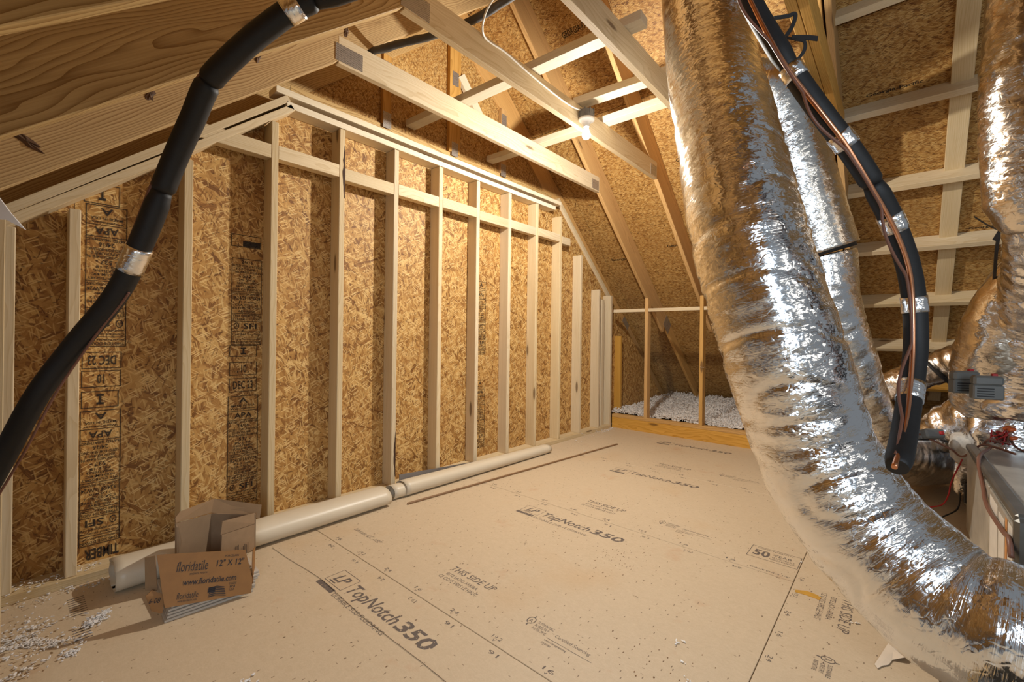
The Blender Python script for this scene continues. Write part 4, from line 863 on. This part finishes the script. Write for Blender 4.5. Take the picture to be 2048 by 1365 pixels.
bm = bmesh.new(); rng = random.Random(11)
for (cx_, cy_), sd, n in (((2.02, 1.06), 0.09, 60), ((1.47, 0.66), 0.07, 26), ((2.62, 1.45), 0.06, 22), ((1.9, 1.4), 0.35, 30), ((1.0, 1.2), 0.3, 14), ((1.9, 0.2), 0.2, 14)):
    for _ in range(n):
        x, y, r_ = rng.gauss(cx_, sd*1.3), rng.gauss(cy_, sd), rng.uniform(0.0015, 0.0045); a = rng.uniform(0, 6.28); k = rng.uniform(0.4, 1)
        P4 = [(x + r_*math.cos(a + t)*(1 if j % 2 else 1.6), y + r_*k*math.sin(a + t)) for j, t in enumerate((0, 1.4, 3.0, 4.4))]
        top = bm.verts.new((x, y, 0.0022)); ring_ = [bm.verts.new((px_, py_, 0.0003)) for px_, py_ in P4]
        for j in range(4): bm.faces.new((ring_[j], ring_[(j+1) % 4], top))
tag(link('sawdust_crumbs', bm_mesh(bm, 'sawdust_crumbs'), M['strip']), 'dark brown sawdust crumbs scattered over the open floor', 'debris', kind='stuff')

# ------------------------------------------------------------------ torn tile box and the tiles under it
for i in range(7):
    ox = -0.004*i + 0.002*math.sin(i*2.1); oy = 0.0
    t = box('porcelain_tile', (0, 0, 0), (0.302, 0.302, 0.0088), M['tile'], None, 0.001)
    t.matrix_basis = Matrix.Translation((0.398 + 0.006*i + 0.003*math.sin(i*1.7), 2.094 + 0.005*i, 0.0003 + 0.0098*i)) @ Matrix.Rotation(-0.062 + 0.012*math.sin(i*2.3), 4, 'Z') @ Matrix.Translation((0.151, 0.151, 0.0044)) @ Matrix.Rotation(0, 4, 'X')
    names = ['lowest', 'second lowest', 'third lowest', 'middle', 'third highest', 'second highest', 'topmost']
    tag(t, 'gray porcelain floor tile, %s in the stack under the torn box' % names[i], 'tile', 'tiles stacked under the box')
cb = empty('tile_carton', (0.62, 2.3, 0.07), label='torn brown cardboard tile carton standing open on its stack of tiles', cat='box')
def panel(name, pts, th, mat, parent=cb):
    P4 = [Vector(p) for p in pts]; x = P4[1] - P4[0]; y = P4[-1] - P4[0]; n = x.cross(y).normalized(); y = n.cross(x)
    bm = bmesh.new(); a = [bm.verts.new(p) for p in P4]; b_ = [bm.verts.new(p + n*th) for p in P4]; k = len(P4)
    bm.faces.new(a); bm.faces.new(b_[::-1])
    for i in range(k): bm.faces.new((a[i], a[(i+1) % k], b_[(i+1) % k], b_[i]))
    return link(name, bm_mesh(bm, name), mat, parent)
B0 = 0.070
Lp, Bk, Rp, Fp = Vector((0.478, 2.34, 0)), Vector((0.632, 2.425, 0)), Vector((0.795, 2.335, 0)), Vector((0.620, 2.235, 0))
def up_(p, z): return Vector((p.x, p.y, z))
panel('side_panel', [up_(Lp, B0), up_(Bk, B0), up_(Bk, 0.262), up_(Lp, 0.285), up_(Lp, 0.24)], 0.005, M['card_in'])
panel('side_panel', [up_(Bk, B0), up_(Rp, B0), up_(Rp, 0.235), up_(Bk, 0.262)], 0.005, M['card_in'])
panel('side_panel', [up_(Rp, B0 - 0.0), up_(Fp, B0), up_(Fp + Vector((0.004, -.004, 0)), 0.22), up_(Rp, 0.188)], 0.005, M['card_in'])
panel('flap', [up_(Lp, 0.287), up_(Bk, 0.264), up_(Bk + Vector((0.018, 0.03, 0)), 0.318), up_(Lp + Vector((0.02, 0.03, 0)), 0.322), up_(Lp + Vector((0.0, 0.01, 0)), 0.306)], 0.004, M['card'])
panel('flap', [up_(Bk, 0.264), up_(Rp + Vector((0.02, 0.01, 0)), 0.205), up_(Rp + Vector((0.035, 0.03, 0)), 0.262), up_(Bk + Vector((0.020, 0.03, 0)), 0.318)], 0.004, M['card'])
panel('flap', [up_(Rp, 0.19), up_(Fp, 0.222), up_(Fp + Vector((0.006, -0.002, 0)), 0.280), up_(Rp + Vector((-0.004, 0.0, 0)), 0.242)], 0.004, M['card_in'])
panel('torn_edge', [up_(Lp + Vector((0.0, -0.006, 0)), B0), up_(Lp, B0), up_(Lp, 0.285), up_(Lp + Vector((0.004, -0.008, 0)), 0.27), up_(Lp + Vector((0.016, -0.006, 0)), 0.20), up_(Lp + Vector((0.006, -0.008, 0)), 0.14)], 0.005, M['card_in'])
box('base_panel', (0.44, 2.16, 0.070), (0.72, 2.40, 0.073), M['card_in'], cb, 0)
fp = [(0.398, 2.085, 0.062), (0.683, 2.062, 0.008), (0.694, 2.075, 0.055), (0.678, 2.12, 0.175), (0.382, 2.14, 0.252), (0.392, 2.10, 0.12)]
fpV = [Vector(p) for p in fp]
fX = (Vector((0.694, 2.075, 0.055)) - Vector((0.392, 2.10, 0.12))).normalized(); fO = Vector((0.385, 2.098, 0.11)); 
fN = Vector((-0.08, -1, 0.32)).normalized(); fXn = (Vector((1, -0.075, -0.24)) - fN*Vector((1, -0.075, -0.24)).dot(fN)).normalized(); fY = fN.cross(fXn)
Fm = frame((0.532, 2.098, 0.122), fXn, y=fY)
inv = Fm.inverted(); 
bm = bmesh.new(); loc = [inv @ v for v in fpV]; a = [bm.verts.new((p.x, p.y, 0)) for p in loc]; b_ = [bm.verts.new((p.x, p.y, -0.004)) for p in loc]
bm.faces.new(a); bm.faces.new(b_[::-1])
for i in range(6): bm.faces.new((a[i], b_[i], b_[(i+1) % 6], a[(i+1) % 6]))
ff = link('printed_flap', bm_mesh(bm, 'printed_flap'), M['card_print'], cb, Fm)
P = Print(); P.text('floridatile', -0.105, 0.028, 0.105, 0.036, 0.0, -0.004).text('expect more', -0.058, 0.012, 0.06, 0.009, 0.1).text('12" X 12"', 0.03, 0.036, 0.098, 0.024, 0, 0.01).text('PORCELAIN', 0.055, 0.068, 0.05, 0.008).text('www.floridatile.com', -0.075, -0.022, 0.185, 0.022, 0, 0.012).text('floridatile', -0.085, -0.068, 0.07, 0.022, 0, -0.004).text('www.floridatile.com', -0.08, -0.078, 0.062, 0.007)
for i, t in enumerate(('MADE', 'IN', 'USA')): P.text(t, 0.088 + 0.004*(i > 0), -0.037 - 0.011*i, 0.026 - 0.008*(i > 0), 0.008)
for i in range(6): P.poly([(0.018 + 0.003*(i > 2), -0.040 - 0.0062*i), (0.045, -0.036 - 0.0062*i), (0.072 + 0.002*i, -0.042 - 0.0062*i), (0.072 + 0.002*i, -0.0448 - 0.0062*i), (0.045, -0.039 - 0.0062*i), (0.018 + 0.003*(i > 2), -0.0435 - 0.0062*i)])
P.rect(0.016, -0.057, 0.024, 0.018)
o = P.out('printed_lettering', Fm.translation + fN*0.0012, fXn, fY, M['ink_card'], ff)
panel('printed_tab', [(0.345, 2.125, 0.115), (0.362, 2.115, 0.055), (0.392, 2.105, 0.036), (0.402, 2.115, 0.10), (0.365, 2.13, 0.128)], 0.004, M['card_print'])
P = Print(); P.text('6-08', 0, 0, 0.034, 0.018, 0.1); P.out('printed_lettering', (0.352, 2.111, 0.088), (0.95, -0.15, -0.25), (0.2, 0.1, 0.95), M['ink_card'], cb)
panel('side_flap', [(0.352, 2.16, 0.12), (0.385, 2.14, 0.115), (0.378, 2.145, 0.25), (0.350, 2.165, 0.245)], 0.004, M['card'])
panel('side_flap', [(0.700, 2.09, 0.02), (0.722, 2.14, 0.02), (0.73, 2.16, 0.155), (0.712, 2.13, 0.15), (0.70, 2.10, 0.09)], 0.004, M['card_print'])
P = Print()
for i in range(4): P.rect(0.10 - 0.009*i, 0.07, 0.003, 0.055 - 0.006*(i % 2))
for i in range(3): P.rect(0.045 - 0.008*i, 0.062, 0.003, 0.075)
dR = (Rp - Fp).normalized(); P.out('printed_panel_text', Fp + Vector((0, 0, 0.0)) + Vector((dR.y, -dR.x, 0))*0.0065 + dR*0.045, dR, (0, 0, 1), M['ink_card'], cb)
